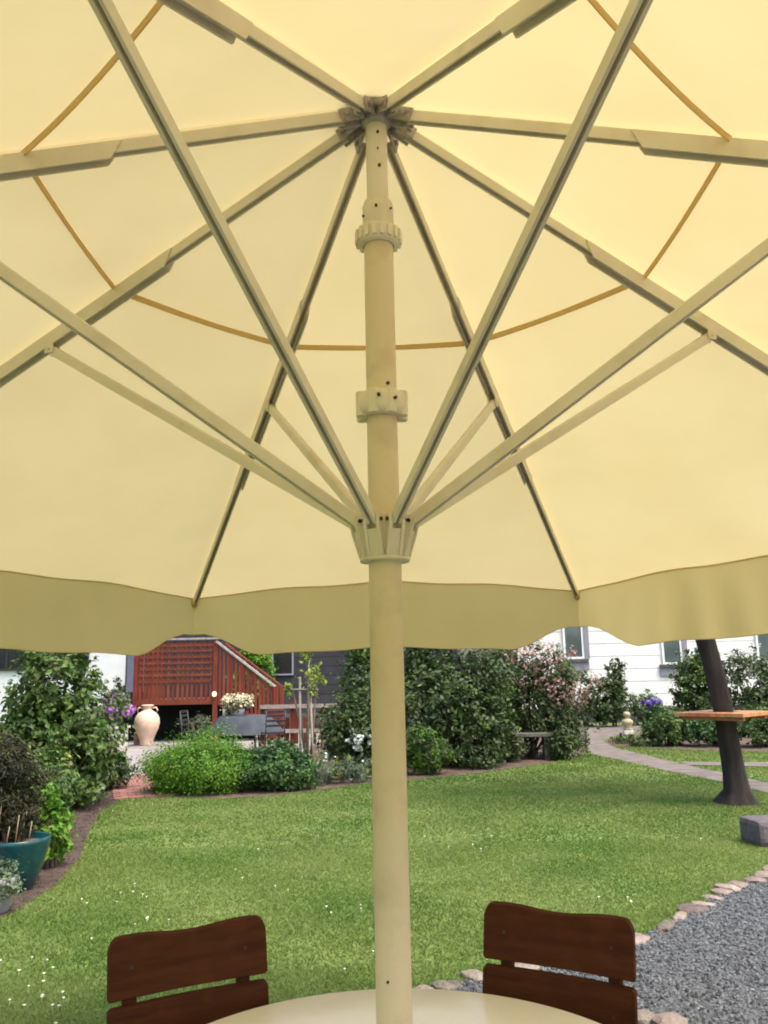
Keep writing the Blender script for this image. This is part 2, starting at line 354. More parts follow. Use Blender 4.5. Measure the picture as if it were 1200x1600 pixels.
sheet('side_path', BR, .012, M['path'])
HBED = [(4.95, 20.2), (5.0, 19.3), (5.46, 18.5), (5.99, 18.0), (7.41, 17.1), (12, 16.4), (14, 25.4), (7.7, 24.4), (5.3, 21.2)]
sheet('hedge_bed', HBED, .006, M['darksoil'])
# --- terrace of granite slabs
TER = [(-4.72, 15.12), (-4.02, 14.98), (-4.0, 17), (-1.9, 19.5), (-1.6, 25.9), (-9.4, 25.9), (-7.9, 22.9), (-6.1, 18.5)]
ter = sheet('terrace', TER, .008, M['granite'])
slab_me = None; rnd = random.Random(4)
def put(name, me, parent, loc, rz=0, sc=(1, 1, 1)):
    o = bpy.data.objects.new(name, me); COL.objects.link(o); o.parent = parent; o.location = loc; o.rotation_euler = (0, 0, rz); o.scale = sc; return o
b = MB(); b.box(-.29, .29, -.29, .29, 0, .03); tmp = b.build('slab', M['granite'], bevel=.006); slab_me = tmp.data; bpy.data.objects.remove(tmp)
for i in range(-16, 0):
    for j in range(25, 43):
        x, y = i * .6 + .3, j * .6 + .3
        if inpoly(np.array([x - .2, x + .2]), np.array([y, y]), TER).all():
            put('slab', slab_me, ter, (x + rnd.uniform(-.004, .004), y, -.008 + rnd.uniform(0, .006)), rnd.choice((0, PI / 2, PI)))
# --- brick path
BP = [(-3.73, 12.22), (-3.10, 12.14), (-4.02, 14.94), (-4.70, 15.06)]
bp = sheet('brick_path', BP, .006, M['darksoil'])
b = MB(); b.box(-.098, .098, -.047, .047, 0, .05); tmp = b.build('brick', M['brick'], bevel=.004); brick_me = tmp.data; bpy.data.objects.remove(tmp)
ang = math.atan2(-.93, 2.82)
for j in range(28):
    for i in range(4):
        s_ = (i + .5 + (.5 if j % 2 else 0)) * .205 - .42; t_ = j * .103 + .06
        if s_ > .34: continue
        cx, cy = -3.41 + ang * 0, 12.18
        d = Vector((-.325, .946)); n_ = Vector((.946, .325)); q = Vector((cx, cy)) + d * t_ + n_ * s_
        put('brick', brick_me, bp, (q.x, q.y, -.028 + rnd.uniform(0, .006)), math.atan2(n_.y, n_.x) + rnd.uniform(-.02, .02))
# --- edging stones
edge = [(4.2, 8.5), (2.95, 6.99), (2.15, 6.19), (1.53, 5.47), (1.02, 5.05), (.28, 4.7), (-.35, 4.25), (-.9, 3.5), (-1.35, 2.2)]
k = 0
for (x0, y0), (x1, y1) in zip(edge, edge[1:]):
    L_ = math.hypot(x1 - x0, y1 - y0); t_ = 0
    while t_ < L_:
        ln = rnd.choice((rnd.uniform(.07, .14), rnd.uniform(.14, .30))); f_ = (t_ + ln / 2) / L_
        if f_ > 1.02: break
        k += 1
        if y0 < 5.1 and x0 < 1.1: ln *= .75
        stoneobj('stone', (x0 + (x1 - x0) * f_ + rnd.uniform(-.03, .03), y0 + (y1 - y0) * f_ + rnd.uniform(-.04, .04), .004), (ln, rnd.uniform(.07, .20), rnd.uniform(.03, .065)), M['edging'], gravel, k, math.atan2(y1 - y0, x1 - x0) + rnd.uniform(-.2, .2), 2)
        t_ += ln + rnd.uniform(.01, .05)
for (x, y) in [(1.10, 4.15), (1.22, 4.10)]:
    k += 1; stoneobj('stone', (x, y, .02), (.16, .12, .08), M['edging'], gravel, k, .3, 2)
# --- pebbles
rng = np.random.default_rng(7)
def pebbles():
    xs, ys = [], []
    for (x0, x1, y0, y1, dens) in [(-1.7, 4.4, 3.0, 8.2, 2900), (-1.7, 3.5, .6, 3.0, 350)]:
        n = int((x1 - x0) * (y1 - y0) * dens); xs.append(rng.uniform(x0, x1, n)); ys.append(rng.uniform(y0, y1, n))
    x = np.concatenate(xs); y = np.concatenate(ys); k = inpoly(x, y, GRAVEL); x, y = x[k], y[k]; n = len(x)
    base = np.array([[1, 0, 0], [0, 1, 0], [-1, 0, 0], [0, -1, 0], [0, 0, .8], [.75, .75, .45], [-.75, .7, .4]], float)[:5]
    s_ = rng.uniform(.004, .014, (n, 1, 1)); V = base[None] * s_ * rng.uniform(.65, 1.35, (n, 5, 3))
    a = rng.uniform(0, 6.28, n); ca, sa = np.cos(a)[:, None], np.sin(a)[:, None]
    X = V[:, :, 0] * ca - V[:, :, 1] * sa + x[:, None]; Y = V[:, :, 0] * sa + V[:, :, 1] * ca + y[:, None]; Z = V[:, :, 2] + .004 + rng.uniform(0, .006, n)[:, None]
    V = np.stack([X, Y, Z], 2).reshape(-1, 3); i = np.arange(n)[:, None] * 5
    F = np.concatenate([i + [0, 1, 4], i + [1, 2, 4], i + [2, 3, 4], i + [3, 0, 4]], 1).reshape(-1, 3)
    tag(np_mesh('gravel', V, F, M['pebble']), 'loose blue grey gravel stones covering the area under the right chair', 'gravel', kind='stuff')
pebbles()
# --- grass
def grass():
    ex = [GRAVEL, SOILL, BED, PATHR, BR, HBED, BP, TER]
    Vs = []
    for (y0, y1, dens, wd, ht) in [(2.3, 5.0, 12500, .0026, .018), (5.0, 8.5, 6200, .0048, .018), (8.5, 13, 2300, .009, .020), (13, 19, 800, .015, .028)]:
        X0, X1 = -.55 * y1 - .6, .55 * y1 + .6; n = int((X1 - X0) * (y1 - y0) * dens)
        x = rng.uniform(X0, X1, n); y = rng.uniform(y0, y1, n); k = np.abs(x) < .52 * y + .6
        for P_ in ex: k &= ~inpoly(x, y, P_)
        x, y = x[k], y[k]; n = len(x)
        pn = .5 + .5 * np.sin(x * 1.7 + np.sin(y * 1.3) * 2) * np.sin(y * 2.1 + np.cos(x * 1.1) * 2)
        h = ht * rng.uniform(.5, 1.3, n) * (.75 + .5 * pn); a = rng.uniform(0, 6.28, n); w_ = wd * rng.uniform(.7, 1.4, n)
        lx, ly = rng.normal(0, .9, n) * h, rng.normal(0, .9, n) * h
        A = np.stack([x - np.cos(a) * w_, y - np.sin(a) * w_, np.zeros(n)], 1); B = np.stack([x + np.cos(a) * w_, y + np.sin(a) * w_, np.zeros(n)], 1)
        C = np.stack([x + lx, y + ly, h], 1); Vs.append(np.stack([A, B, C], 1).reshape(-1, 3))
    n = 30000; x = rng.uniform(-5.5, -1.3, n); y = rng.uniform(-1.0, 2.35, n); k = np.ones(n, bool)
    for P_ in (GRAVEL, SOILL): k &= ~inpoly(x, y, P_)
    x, y = x[k], y[k]; n = len(x); h = .022 * rng.uniform(.5, 1.3, n); a = rng.uniform(0, 6.28, n); w_ = .004
    Vs.append(np.stack([np.stack([x - np.cos(a) * w_, y - np.sin(a) * w_, 0 * x], 1), np.stack([x + np.cos(a) * w_, y + np.sin(a) * w_, 0 * x], 1), np.stack([x + rng.normal(0, .9, n) * h, y + rng.normal(0, .9, n) * h, h], 1)], 1).reshape(-1, 3))
    V = np.concatenate(Vs); F = np.arange(len(V)).reshape(-1, 3)
    tag(np_mesh('grass', V, F, M['grass']), 'short mown green lawn grass filling the middle of the garden', 'grass', kind='stuff')
grass()
# --- daisies in the lawn
def daisies():
    P = []; r2 = random.Random(3)
    for (cx, cy, n, s_) in [(-2.05, 6.55, 8, .13), (-1.95, 5.1, 8, .18), (-2.15, 4.75, 12, .22), (-1.75, 4.55, 8, .15), (-2.1, 4.25, 8, .15), (-1.6, 5.9, 5, .1), (-1.45, 4.05, 6, .12), (-.9, 8.7, 4, .3), (.8, 8.0, 3, .3), (.35, 9.3, 4, .3), (-1.2, 7, 4, .25), (-.15, 6.0, 5, .15), (-.1, 5.1, 5, .12), (1.6, 6.2, 4, .15), (-3.2, 11.2, 4, .3), (2.7, 9, 4, .5)]:
        for _ in range(n): P.append((r2.gauss(cx, s_), r2.gauss(cy, s_), r2.uniform(.018, .032)))
    b = MB()
    for x, y, z in P:
        r_ = r2.uniform(.006, .0105); n = 7; pts = []
        for k in range(n * 2):
            a = PI * k / n; rr = r_ * (1 if k % 2 == 0 else .6); pts.append((x + rr * math.cos(a), y + rr * math.sin(a) * .9, z + r2.uniform(-.002, .003)))
        b.add([(x, y, z + .004)] + pts, [(0, i + 1, (i + 1) % (2 * n) + 1) for i in range(2 * n)]); b.tube([(x, y, 0), (x, y, z)], .0012, 3, False)
    tag(b.build('daisies', M['daisy'], local=True), 'small white daisies dotted through the lawn', 'daisies', kind='stuff')
daisies()
# --- clods on the soil strip
def clods():
    n = 5200; x = rng.uniform(-5, -2.6, n); y = rng.uniform(5.5, 13, n); k = inpoly(x, y, SOILL); x, y = x[k], y[k]; n = len(x)
    base = np.array([[1, 0, 0], [0, 1, 0], [-1, 0, 0], [0, -1, 0], [0, 0, .7]]); s_ = rng.uniform(.008, .03, (n, 1, 1)); V = base[None] * s_ * rng.uniform(.6, 1.4, (n, 5, 3))
    V[:, :, 0] += x[:, None]; V[:, :, 1] += y[:, None]; V[:, :, 2] += .004; i = np.arange(n)[:, None] * 5
    F = np.concatenate([i + [0, 1, 4], i + [1, 2, 4], i + [2, 3, 4], i + [3, 0, 4]], 1).reshape(-1, 3)
    tag(np_mesh('soil_clods', V.reshape(-1, 3), F, M['soil']), 'crumbs of brown soil on the bare strip beside the lawn', 'soil', kind='stuff')
clods()

# ================================================================== HOUSES
def window(parent, x0, x1, y, z0, z1, frame='whitepaint', pane='glass', sill=None, mull=0, fw_=.07):
    f = MB(); f.box(x0, x1, y - .05, y + .02, z0, z0 + fw_); f.box(x0, x1, y - .05, y + .02, z1 - fw_, z1)
    f.box(x0, x0 + fw_, y - .048, y + .02, z0 + fw_, z1 - fw_); f.box(x1 - fw_, x1, y - .048, y + .02, z0 + fw_, z1 - fw_)
    for k in range(mull):
        xm = x0 + (x1 - x0) * (k + 1) / (mull + 1); f.box(xm - .03, xm + .03, y - .046, y + .018, z0 + fw_, z1 - fw_)
    wf = f.build('window', M[frame], parent)
    part('pane', M[pane], wf_fix(wf, parent), 'box', x0 + fw_, x1 - fw_, y - .015, y + .015, z0 + fw_, z1 - fw_)
    return wf
def wf_fix(o, parent): return o
# white clapboard house, right
HY = 28.5
h = thing('white_house', 'white clapboard house with grey framed windows behind the right hand shrubs', 'house', (10, HY, 0))
wins = [(5.93, 6.62, 2.10, 3.5), (9.22, 9.90, 1.86, 3.3), (12.4, 13.1, 1.9, 3.3)]
part('plinth', M['plinth'], h, 'box', 4.42, 17.0, HY - .03, HY + 6, 0, .5)
# wall boards in courses, cut round the windows
z = .5; row = 0
while z < 5.6:
    z1 = z + .42; segs = [(4.4, 17.0)]
    for (a, b_, c, d) in wins:
        if z1 > c + .02 and z < d - .02:
            ns = []
            for s0, s1 in segs:
                if a > s0 and b_ < s1: ns += [(s0, a), (b_, s1)]
                else: ns.append((s0, s1))
            segs = ns
    for s0, s1 in segs:
        bb = MB(); bb.add([(s0, HY, z), (s1, HY, z), (s1, HY - .012, z1 - .0), (s0, HY - .012, z1)], [(0, 1, 2, 3)])
        bb = MB(); vs = [(s0, HY - .022, z), (s1, HY - .022, z), (s1, HY - .012, z1 - .004), (s0, HY - .012, z1 - .004), (s0, HY + .1, z), (s1, HY + .1, z), (s1, HY + .1, z1 - .004), (s0, HY + .1, z1 - .004)]
        bb.add(vs, [(0, 1, 2, 3), (4, 7, 6, 5), (0, 4, 5, 1), (3, 2, 6, 7), (0, 3, 7, 4), (1, 5, 6, 2)]); bb.build('board', M['siding'], h)
    z = z1; row += 1
part('side_wall', M['siding'], h, 'box', 4.40, 16.98, HY + .12, HY + 6, .502, 5.55)
r_ = MB(); r_.add([(4.0, HY - .5, 5.5), (17.4, HY - .5, 5.5), (17.4, HY + 6.5, 5.5), (4.0, HY + 6.5, 5.5), (4.0, HY + 3, 8), (17.4, HY + 3, 8)], [(0, 1, 5, 4), (2, 3, 4, 5), (0, 4, 3), (1, 2, 5), (0, 3, 2, 1)])
r_.build('roof', M['roof'], h)
for (a, b_, c, d) in wins:
    wf = window(h, a, b_, HY - .03, c, d, 'whitepaint', 'glass')
    s_ = MB(); s_.box(a - .12, b_ + .12, HY - .14, HY - .05, c - .10, c - .005); s_.build('sill', M['plinth'], h)
    s_ = MB(); s_.box(b_ + .005, b_ + .17, HY - .10, HY - .05, c, d); s_.box(a - .10, b_ + .14, HY - .08, HY - .047, c - .38, c - .105); s_.build('surround', M['greypaint'], h)
# slate house with white rendered end, left
SY = 26.2
h2 = thing('slate_house', 'dark slate boarded house with white rendered end wall behind the deck', 'house', (-7, SY, 0))
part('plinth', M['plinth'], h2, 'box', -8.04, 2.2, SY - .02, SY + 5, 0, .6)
z = .6
while z < 5.4:
    wz = (1.74, 2.9)
    segs = [(-8.04, 2.2)]
    if z + .28 > 1.76 and z < 2.9: segs = [(-8.04, -3.55), (-2.88, .12), (.58, 2.2)] if z > 2.0 else [(-8.04, -3.55), (-2.88, 2.2)]
    for s0, s1 in segs: part('board', M['slate'], h2, 'box', s0, s1, SY - .02 - .004 * 0, SY + .1, z, z + .27)
    z += .28
part('back_wall', M['slate'], h2, 'box', -8.02, 2.18, SY + .11, SY + 5, .605, 5.4)
part('rendered_wall', M['render'], h2, 'box', -20, -8.05, SY - .15, SY + 5, 0, 5.4)
r_ = MB(); r_.add([(-20.4, SY - .6, 5.4), (2.6, SY - .6, 5.4), (2.6, SY + 5.6, 5.4), (-20.4, SY + 5.6, 5.4), (-20.4, SY + 2.5, 7.6), (2.6, SY + 2.5, 7.6)], [(0, 1, 5, 4), (2, 3, 4, 5), (0, 4, 3), (1, 2, 5), (0, 3, 2, 1)])
r_.build('roof', M['roof'], h2)
window(h2, -3.55, -2.88, SY - .04, 1.74, 2.9, 'greypaint', 'darkglass', fw_=.05)
window(h2, .12, .58, SY - .04, 2.0, 2.9, 'greypaint', 'darkglass', fw_=.05)
window(h2, -14.2, -9.15, SY - .18, 2.05, 3.2, 'blackmetal', 'darkglass', mull=3, fw_=.06)
part('door', M['bluedoor'], h2, 'box', -8.0, -7.4, SY - .10, SY - .024, 1.33, 3.3)

# ================================================================== DECK WITH STAIRS
dk = thing('timber_deck', 'raised red stained timber deck with lattice screen and stairs', 'deck', (-5, 23.2, 0))
PX0, PX1, DYF = -6.79, -4.64, 23.0
for x in (PX0, PX1): part('post', M['redwood'], dk, 'box', x - .06, x + .06, DYF - .06, DYF + .06, .0 if x == PX1 else .9, 2.72, bevel=.008)
part('post', M['redwood'], dk, 'box', PX0 - .06, PX0 + .06, DYF + .9, DYF + 1.02, 0, 1.0)
part('fascia', M['redwood'], dk, 'box', PX0 + .06, PX1 - .06, DYF - .035, DYF + .0, 1.00, 1.14)
part('handrail', M['handrail'], dk, 'box', PX0 - .1, PX1 + .1, DYF - .08, DYF + .08, 2.72, 2.77)
b = MB(); b.box(-.035, .035, -.012, .012, 0, 1); tmp = b.build('slat', M['redwood']); sl_me = tmp.data; bpy.data.objects.remove(tmp)
for i in range(16):
    x = PX0 + .12 + i * (PX1 - PX0 - .24) / 15; put('slat', sl_me, dk, Vector((x, DYF, 1.14)) - Vector(dk.location), 0, (1, 1, 1.54))
for z, s_ in ((1.62, 1.3), (1.78, .8), (1.94, .8), (2.10, .8), (2.26, .8), (2.42, .8), (2.58, 1.2)):
    part('lath', M['redwood'], dk, 'box', PX0 + .07, PX1 - .07, DYF - .034, DYF - .0125, z - .035 * s_, z + .035 * s_)
for i in range(20):
    x0 = PX0 + i * (PX1 - PX0) / 20; y0 = DYF + .02
    part('deck_plank', M['redwood'], dk, 'box', x0 + .004, x0 + (PX1 - PX0) / 20 - .004, DYF + .065, SY - .15, 1.10, 1.14)
part('shade_panel', M['black'], dk, 'box', PX0 - .9, -3.7, 23.9, 23.95, 0, 1.09)  # added sheet below the planks, its colour imitates the deep shade there
# side screen on the left, receding
for i in range(10):
    put('slat', sl_me, dk, Vector((PX0, DYF + .35 + i * .25, 1.14)) - Vector(dk.location), PI / 2, (1, 1, 1.5))
# stairs: from (PX1) down to the right
SX0, SX1 = PX1 + .06, -3.05
def sline(x, za, zb): t_ = (x - SX0) / (SX1 - SX0); return za + (zb - za) * t_
for yy in (DYF - .02, DYF + 1.15):
    st = MB(); n = 1
    vs = [(SX0, yy - .02, .98), (SX1 + .1, yy - .02, .02), (SX1 + .1, yy - .02, .30), (SX0, yy - .02, 1.24)]; vs += [(x, y + .04, z) for x, y, z in vs]
    st.add(vs, [(0, 1, 2, 3), (4, 7, 6, 5), (0, 4, 5, 1), (3, 2, 6, 7), (0, 3, 7, 4), (1, 5, 6, 2)]); st.build('stringer', M['redwood'], dk)
for i in range(6):
    x = SX0 + .05 + i * .27; part('tread', M['redwood'], dk, 'box', x, x + .29, DYF + .03, DYF + 1.12, 1.0 - i * .17, 1.04 - i * .17)
for i in range(14):
    x = SX0 + .07 + i * .108; zb, zt = sline(x, 1.02, .22), sline(x, 2.58, 1.36)
    put('baluster', sl_me, dk, Vector((x, DYF - .055, zb)) - Vector(dk.location), 0, (.95, 1, zt - zb))
for i in range(9):
    x = SX0 + .1 + i * .18; zb, zt = sline(x, 1.02, .22), sline(x, 2.58, 1.36)
    put('baluster', sl_me, dk, Vector((x, DYF + 1.19, zb)) - Vector(dk.location), 0, (.95, 1, zt - zb))
for yy in (DYF - .05, DYF + 1.19): part('sloping_handrail', M['handrail' if yy < DYF else 'redwood'], dk, 'bar', (SX0 - .05, yy, 2.66), (SX1 + .06, yy, 1.40), .12, .06, (0, 0, 1), .1)
for yy in (DYF - .05, DYF + 1.19): part('newel_post', M['redwood'], dk, 'box', SX1 - .01, SX1 + .11, yy - .06, yy + .06, 0, 1.44, bevel=.01)
lm = MB(); lm.lathe([(.001, 1.19), (.05, 1.21), (.065, 1.26), (.05, 1.31), (.001, 1.33)], (-4.64, DYF - .13, 0), 12)
wl = lm.build('wall_lamp', M['lamp']); tag(wl, 'small round glowing wall lamp on the corner post of the deck', 'lamp')

# low red fence right of the stairs
fe = thing('red_fence', 'low red timber fence with two rails behind the middle shrubs', 'fence', (-1.2, 20.2, 0))
for x in (-2.95, -2.25, -1.1, .05): part('post', M['redwood'], fe, 'box', x - .05, x + .05, 20.15, 20.25, 0, 1.08)
for z in (.42, .98): part('rail', M['greywood'], fe, 'box', -3.0, .2, 20.10, 20.146, z - .045, z + .045)
for i in range(14): part('picket', M['redwood'], fe, 'box', -2.85 + i * .21, -2.75 + i * .21, 20.256, 20.275, .12, .72 + .22 * ((i * 7) % 3 == 0))

# ================================================================== PARASOL
U = Vector((0, 1.85, 0))
HZ, CZ, RC = 2.936, 1.9376, 2.47
SL = (CZ - HZ) / RC
def rp(a, rad, dz=0): return Vector((rad * math.sin(a), 1.85 + rad * math.cos(a), HZ + SL * rad + dz))
par = thing('parasol', 'large cream garden parasol with eight ribs and beige centre mast through the round table', 'parasol', tuple(U))
b = MB(); b.lathe([(.0, .0), (.27, .0), (.28, .015), (.27, .05), (.06, .07), (.05, .3), (.0, .3)], U, 40); b.build('base', M['stone'], par)
b = MB(); b.lathe([(.0366, .08), (.0366, 1.84)], U, 48); mast = b.build('mast', M['mastpaint'], par)
b = MB(); b.lathe([(.0352, 1.80), (.0352, 2.585)], U, 48); b.build('upper_mast', M['mastpaint'], par)
b = MB(); b.lathe([(.0262, 2.55), (.0262, 2.93)], U, 40); im = b.build('inner_mast', M['beige'], par)
# collar with cog ring at 2.6
b = MB(); b.lathe([(.027, 2.690), (.034, 2.688), (.038, 2.676), (.038, 2.615), (.0355, 2.612), (.0355, 2.598)], U, 40); b.build('collar', M['beige'], par)
b = MB(); b.lathe([(.037, 2.616), (.050, 2.614), (.0515, 2.606), (.0515, 2.582), (.048, 2.574), (.037, 2.572)], U, 44)
cg = b.build('cog_ring', M['beige'], par)
for k in range(18):
    a = 2 * PI * k / 18; q = Vector((math.cos(a), math.sin(a), 0)); b = MB(); b.bar(U + q * .049 + Vector((0, 0, 2.594)), U + q * .0565 + Vector((0, 0, 2.594)), .010, .030); b.build('tooth', M['beige'], cg)
# ring at 2.17
b = MB(); b.lathe([(.0362, 2.196), (.055, 2.196), (.060, 2.190), (.060, 2.160), (.057, 2.148), (.047, 2.142), (.0362, 2.142)], U, 44)
rg = b.build('ring', M['beige'], par)
for k in range(8):
    a = PI / 8 + k * PI / 4; q = Vector((math.sin(a), math.cos(a), 0)); b = MB(); b.bar(U + q * .05 + Vector((0, 0, 2.198)), U + q * .05 + Vector((0, 0, 2.141)), .026, .024, q, ch=.3); b.build('lug', M['beige'], rg)
def bolt(pos, d, r_, parent, mt='darkhole', l=.004):
    b = MB(); pos = Vector(pos); d = Vector(d).normalized(); b.tube([pos - d * .004, pos + d * l], r_, 10); return b.build('bolt', M[mt], parent)
def on_mast(ang, z, rr, r_, parent): q = Vector((math.sin(ang), -math.cos(ang), 0)); return bolt(U + q * rr + Vector((0, 0, z)), q, r_, parent)
on_mast(.12, 2.865, .0262, .0035, im); on_mast(.22, 2.775, .0262, .004, im); on_mast(.1, 2.82, .0262, .002, im)
on_mast(-.1, 2.66, .038, .0035, par); on_mast(.9, 2.66, .038, .003, par); on_mast(-1.1, 2.645, .038, .003, par)
on_mast(.42, 2.215, .0352, .004, par); on_mast(-.1, 2.178, .0635, .004, rg); on_mast(.5, 2.172, .0635, .004, rg)
on_mast(-.3, .96, .0366, .0025, mast)
# runner
b = MB()
b.lathe([(.0368, 1.905), (.050, 1.905), (.054, 1.898), (.052, 1.86), (.048, 1.815), (.0368, 1.812)], U, 48)
run = b.build('runner', M['beige'], par)
for k in range(8):
    a = PI / 8 + k * PI / 4; q = Vector((math.sin(a), math.cos(a), 0)); sd_ = Vector((q.y, -q.x, 0))
    for sgn in (-1, 1):
        vs = []
        for rr, z in ((.045, 1.905), (.073, 1.905), (.076, 1.885), (.072, 1.868), (.0545, 1.8155), (.045, 1.8155)):
            for tt in (.0115, .0185): vs.append(U + q * rr + sd_ * sgn * tt + Vector((0, 0, z)))
        n = 6; fs = [(2 * i, 2 * ((i + 1) % n), 2 * ((i + 1) % n) + 1, 2 * i + 1) for i in range(n)] + [tuple(range(0, 12, 2)), tuple(range(1, 12, 2))[::-1]]
        b = MB(); b.add(vs, fs); b.build('lug', M['beige'], run)
    vs = []
    for rr, z in ((.045, 1.872), (.069, 1.872), (.0525, 1.8165), (.045, 1.8165)):
        for tt in (-.0112, .0112): vs.append(U + q * rr + sd_ * tt + Vector((0, 0, z)))
    b = MB(); b.add(vs, [(2 * i, 2 * ((i + 1) % 4), 2 * ((i + 1) % 4) + 1, 2 * i + 1) for i in range(4)] + [(0, 2, 4, 6), (7, 5, 3, 1)]); b.build('web', M['beige'], run)
    bolt(U + q * .066 + sd_ * .0185 + Vector((0, 0, 1.893)), sd_, .0045, run); bolt(U + q * .066 - sd_ * .0185 + Vector((0, 0, 1.893)), -sd_, .0045, run)
b = MB(); b.lathe([(.0368, 1.816), (.055, 1.816), (.0565, 1.811), (.055, 1.807), (.0368, 1.807)], U, 48); b.build('lower_lip', M['beige'], run)
# hub
b = MB(); b.lathe([(.0, 2.985), (.075, 2.985), (.082, 2.975), (.078, 2.962), (.045, 2.955), (.040, 2.91), (.029, 2.895), (.0265, 2.895)], U, 40); hub = b.build('hub', M['hubmetal'], par)
b = MB(); b.lathe([(.03, 2.932), (.062, 2.930), (.066, 2.922), (.060, 2.914), (.03, 2.912)], U, 32); b.build('hub_ring', M['hubmetal'], hub)
dirn = Vector((0, 1, 0))
for k in range(8):
    a = PI / 8 + k * PI / 4; q = Vector((math.sin(a), math.cos(a), 0)); sd_ = Vector((q.y, -q.x, 0)); d = (rp(a, 1) - rp(a, 0)).normalized()
    for sgn in (-1, 1):
        b = MB(); b.bar(rp(a, .035, .0) + sd_ * sgn * .0155, rp(a, .098, -.004) + sd_ * sgn * .0155, .005, .034); b.build('bracket', M['hubmetal'], hub)
    bolt(rp(a, .084) + sd_ * .018, sd_, .007, hub, 'hubmetal', .007); bolt(rp(a, .084) - sd_ * .018, -sd_, .007, hub, 'hubmetal', .007)
    b = MB(); b.bar(rp(a, .085), rp(a, RC + .01), .022, .030, slot=.0045); rib = b.build('rib', M['beige'], par)
    # reinforcing sleeve below the rib, ends chamfered
    b = MB(); so, si = .0155, .0112
    ends = [(.60, .622), (1.52, 1.50)]; vs = []
    for rt0, rb0 in ends:
        for sx, rr, zz in ((-so, rb0, -.032), (-si, rb0, -.032), (-si, rt0, .006), (si, rt0, .006), (si, rb0, -.032), (so, rb0, -.032), (so, (rt0 + rb0) / 2, -.014), (so, rt0, .0095), (-so, rt0, .0095), (-so, (rt0 + rb0) / 2, -.014)):
            vs.append(rp(a, rr, zz) + sd_ * sx)
    n = 10; b.add(vs, [(i, (i + 1) % n, n + (i + 1) % n, n + i) for i in range(n)] + [tuple(range(n))[::-1], tuple(range(n, 2 * n))])
    b.build('sleeve', M['beige'], rib)
    # clevis + strut
    jp = rp(a, 1.0113, -.040); b = MB()
    for sgn in (-1, 1): b.bar(rp(a, 1.0113, -.020) + sd_ * sgn * .0125, jp + sd_ * sgn * .0125 - Vector((0, 0, .012)), .005, .03, q)
    b.tube([jp - sd_ * .018, jp + sd_ * .018], .0045, 8); b.build('clevis', M['beige'], rib)
    s0 = U + q * .064 + Vector((0, 0, 1.894)); b = MB(); b.bar(s0, jp, .0205, .027, slot=.0064); b.build('strut', M['beige'], par)
    b = MB(); e0 = rp(a, RC - .02); b.bar(e0, rp(a, RC + .03, .0), .028, .036); b.build('rib_cap', M['webbing'], rib)

def fab_pt(a0, u_, t_):
    """point on the fabric between rib a0 and a0+45deg; u across, t from hub to hem"""
    rm = 2.475 - .122 * 4 * u_ * (1 - u_) * (1 - .12 * (2 * u_ - 1) ** 2)
    rr = .03 + (rm - .03) * t_
    P = rp(a0, rr, .027).lerp(rp(a0 + PI / 4, rr, .027), u_)
    s4 = 4 * u_ * (1 - u_)
    P.z -= .018 * s4 * math.sin(PI * min(1, t_ * 1.02)) * 1.0
    # faint tension folds running to the rib ends
    P.z += .006 * s4 * math.sin(u_ * 21 + a0 * 7) * t_ ** 6
    return P
NU, NT = 36, 30
for k in range(8):
    a0 = PI / 8 + k * PI / 4
    vs = [fab_pt(a0, i / NU, j / NT) for j in range(NT + 1) for i in range(NU + 1)]
    fs = [(j * (NU + 1) + i, j * (NU + 1) + i + 1, (j + 1) * (NU + 1) + i + 1, (j + 1) * (NU + 1) + i) for j in range(NT) for i in range(NU)]
    b = MB(); b.add(vs, fs, True); pan = b.build('canopy_panel', M['fabric'], par)
    # valance
    vs = []; NV = 10; NU2 = 72
    mid = rp(a0 + PI / 8, 1) - rp(0, 0); outv = Vector((math.sin(a0 + PI / 8), math.cos(a0 + PI / 8), 0))
    ph = k * 1.7
    for j in range(NV + 1):
        for i in range(NU2 + 1):
            u_ = i / NU2; e = fab_pt(a0, u_, 1); dc = min(u_, 1 - u_)
            s_ = min(1, max(0, (dc - .015) / .165)); s_ = s_ * s_ * (3 - 2 * s_)
            hgt = .178 + .134 * s_
            q = j / NV
            wv = (.010 * math.sin(u_ * 17 + ph) + .006 * math.sin(u_ * 41 + ph * 2)) * q
            if k in (0,): wv += .012 * q * math.sin(u_ * 60) * (u_ * (1 - u_) * 4)
            vs.append(e + Vector((0, 0, -hgt * q)) + outv * (wv + .01 * q) * min(1, dc * 14))
    fs = [(j * (NU2 + 1) + i, j * (NU2 + 1) + i + 1, (j + 1) * (NU2 + 1) + i + 1, (j + 1) * (NU2 + 1) + i) for j in range(NV) for i in range(NU2)]
    b = MB(); b.add(vs, fs, True); b.build('valance', M['fabric'], pan)
    b = MB(); b.tube([fab_pt(a0, i / 24, 1) + Vector((0, 0, -.004)) for i in range(25)], .0024, 5); b.build('piping', M['webbing'], pan)
    b = MB(); b.tube([vs[NV * (NU2 + 1) + i] for i in range(0, NU2 + 1, 2)], .0022, 5); b.build('hem', M['fabric'], pan)
    # tension strap between ribs
    A, B = rp(a0, .795, .014), rp(a0 + PI / 4, .795, .014); b = MB(); pts = []
    for i in range(17):
        u_ = i / 16; q = A.lerp(B, u_); q.z -= (.020 if 2 <= k <= 4 else .010) * 4 * u_ * (1 - u_); pts.append(q)
    nrm = outv; vs2 = []
    for q in pts:
        for s2, s3 in ((-.009, -.001), (.009, -.001), (.009, .001), (-.009, .001)): vs2.append(q + Vector((0, 0, s2)) + nrm * s3)
    n = len(pts); b.add(vs2, [(4 * i + c, 4 * i + (c + 1) % 4, 4 * i + 4 + (c + 1) % 4, 4 * i + 4 + c) for i in range(n - 1) for c in range(4)])
    b.build('tension_strap', M['webbing'], par)

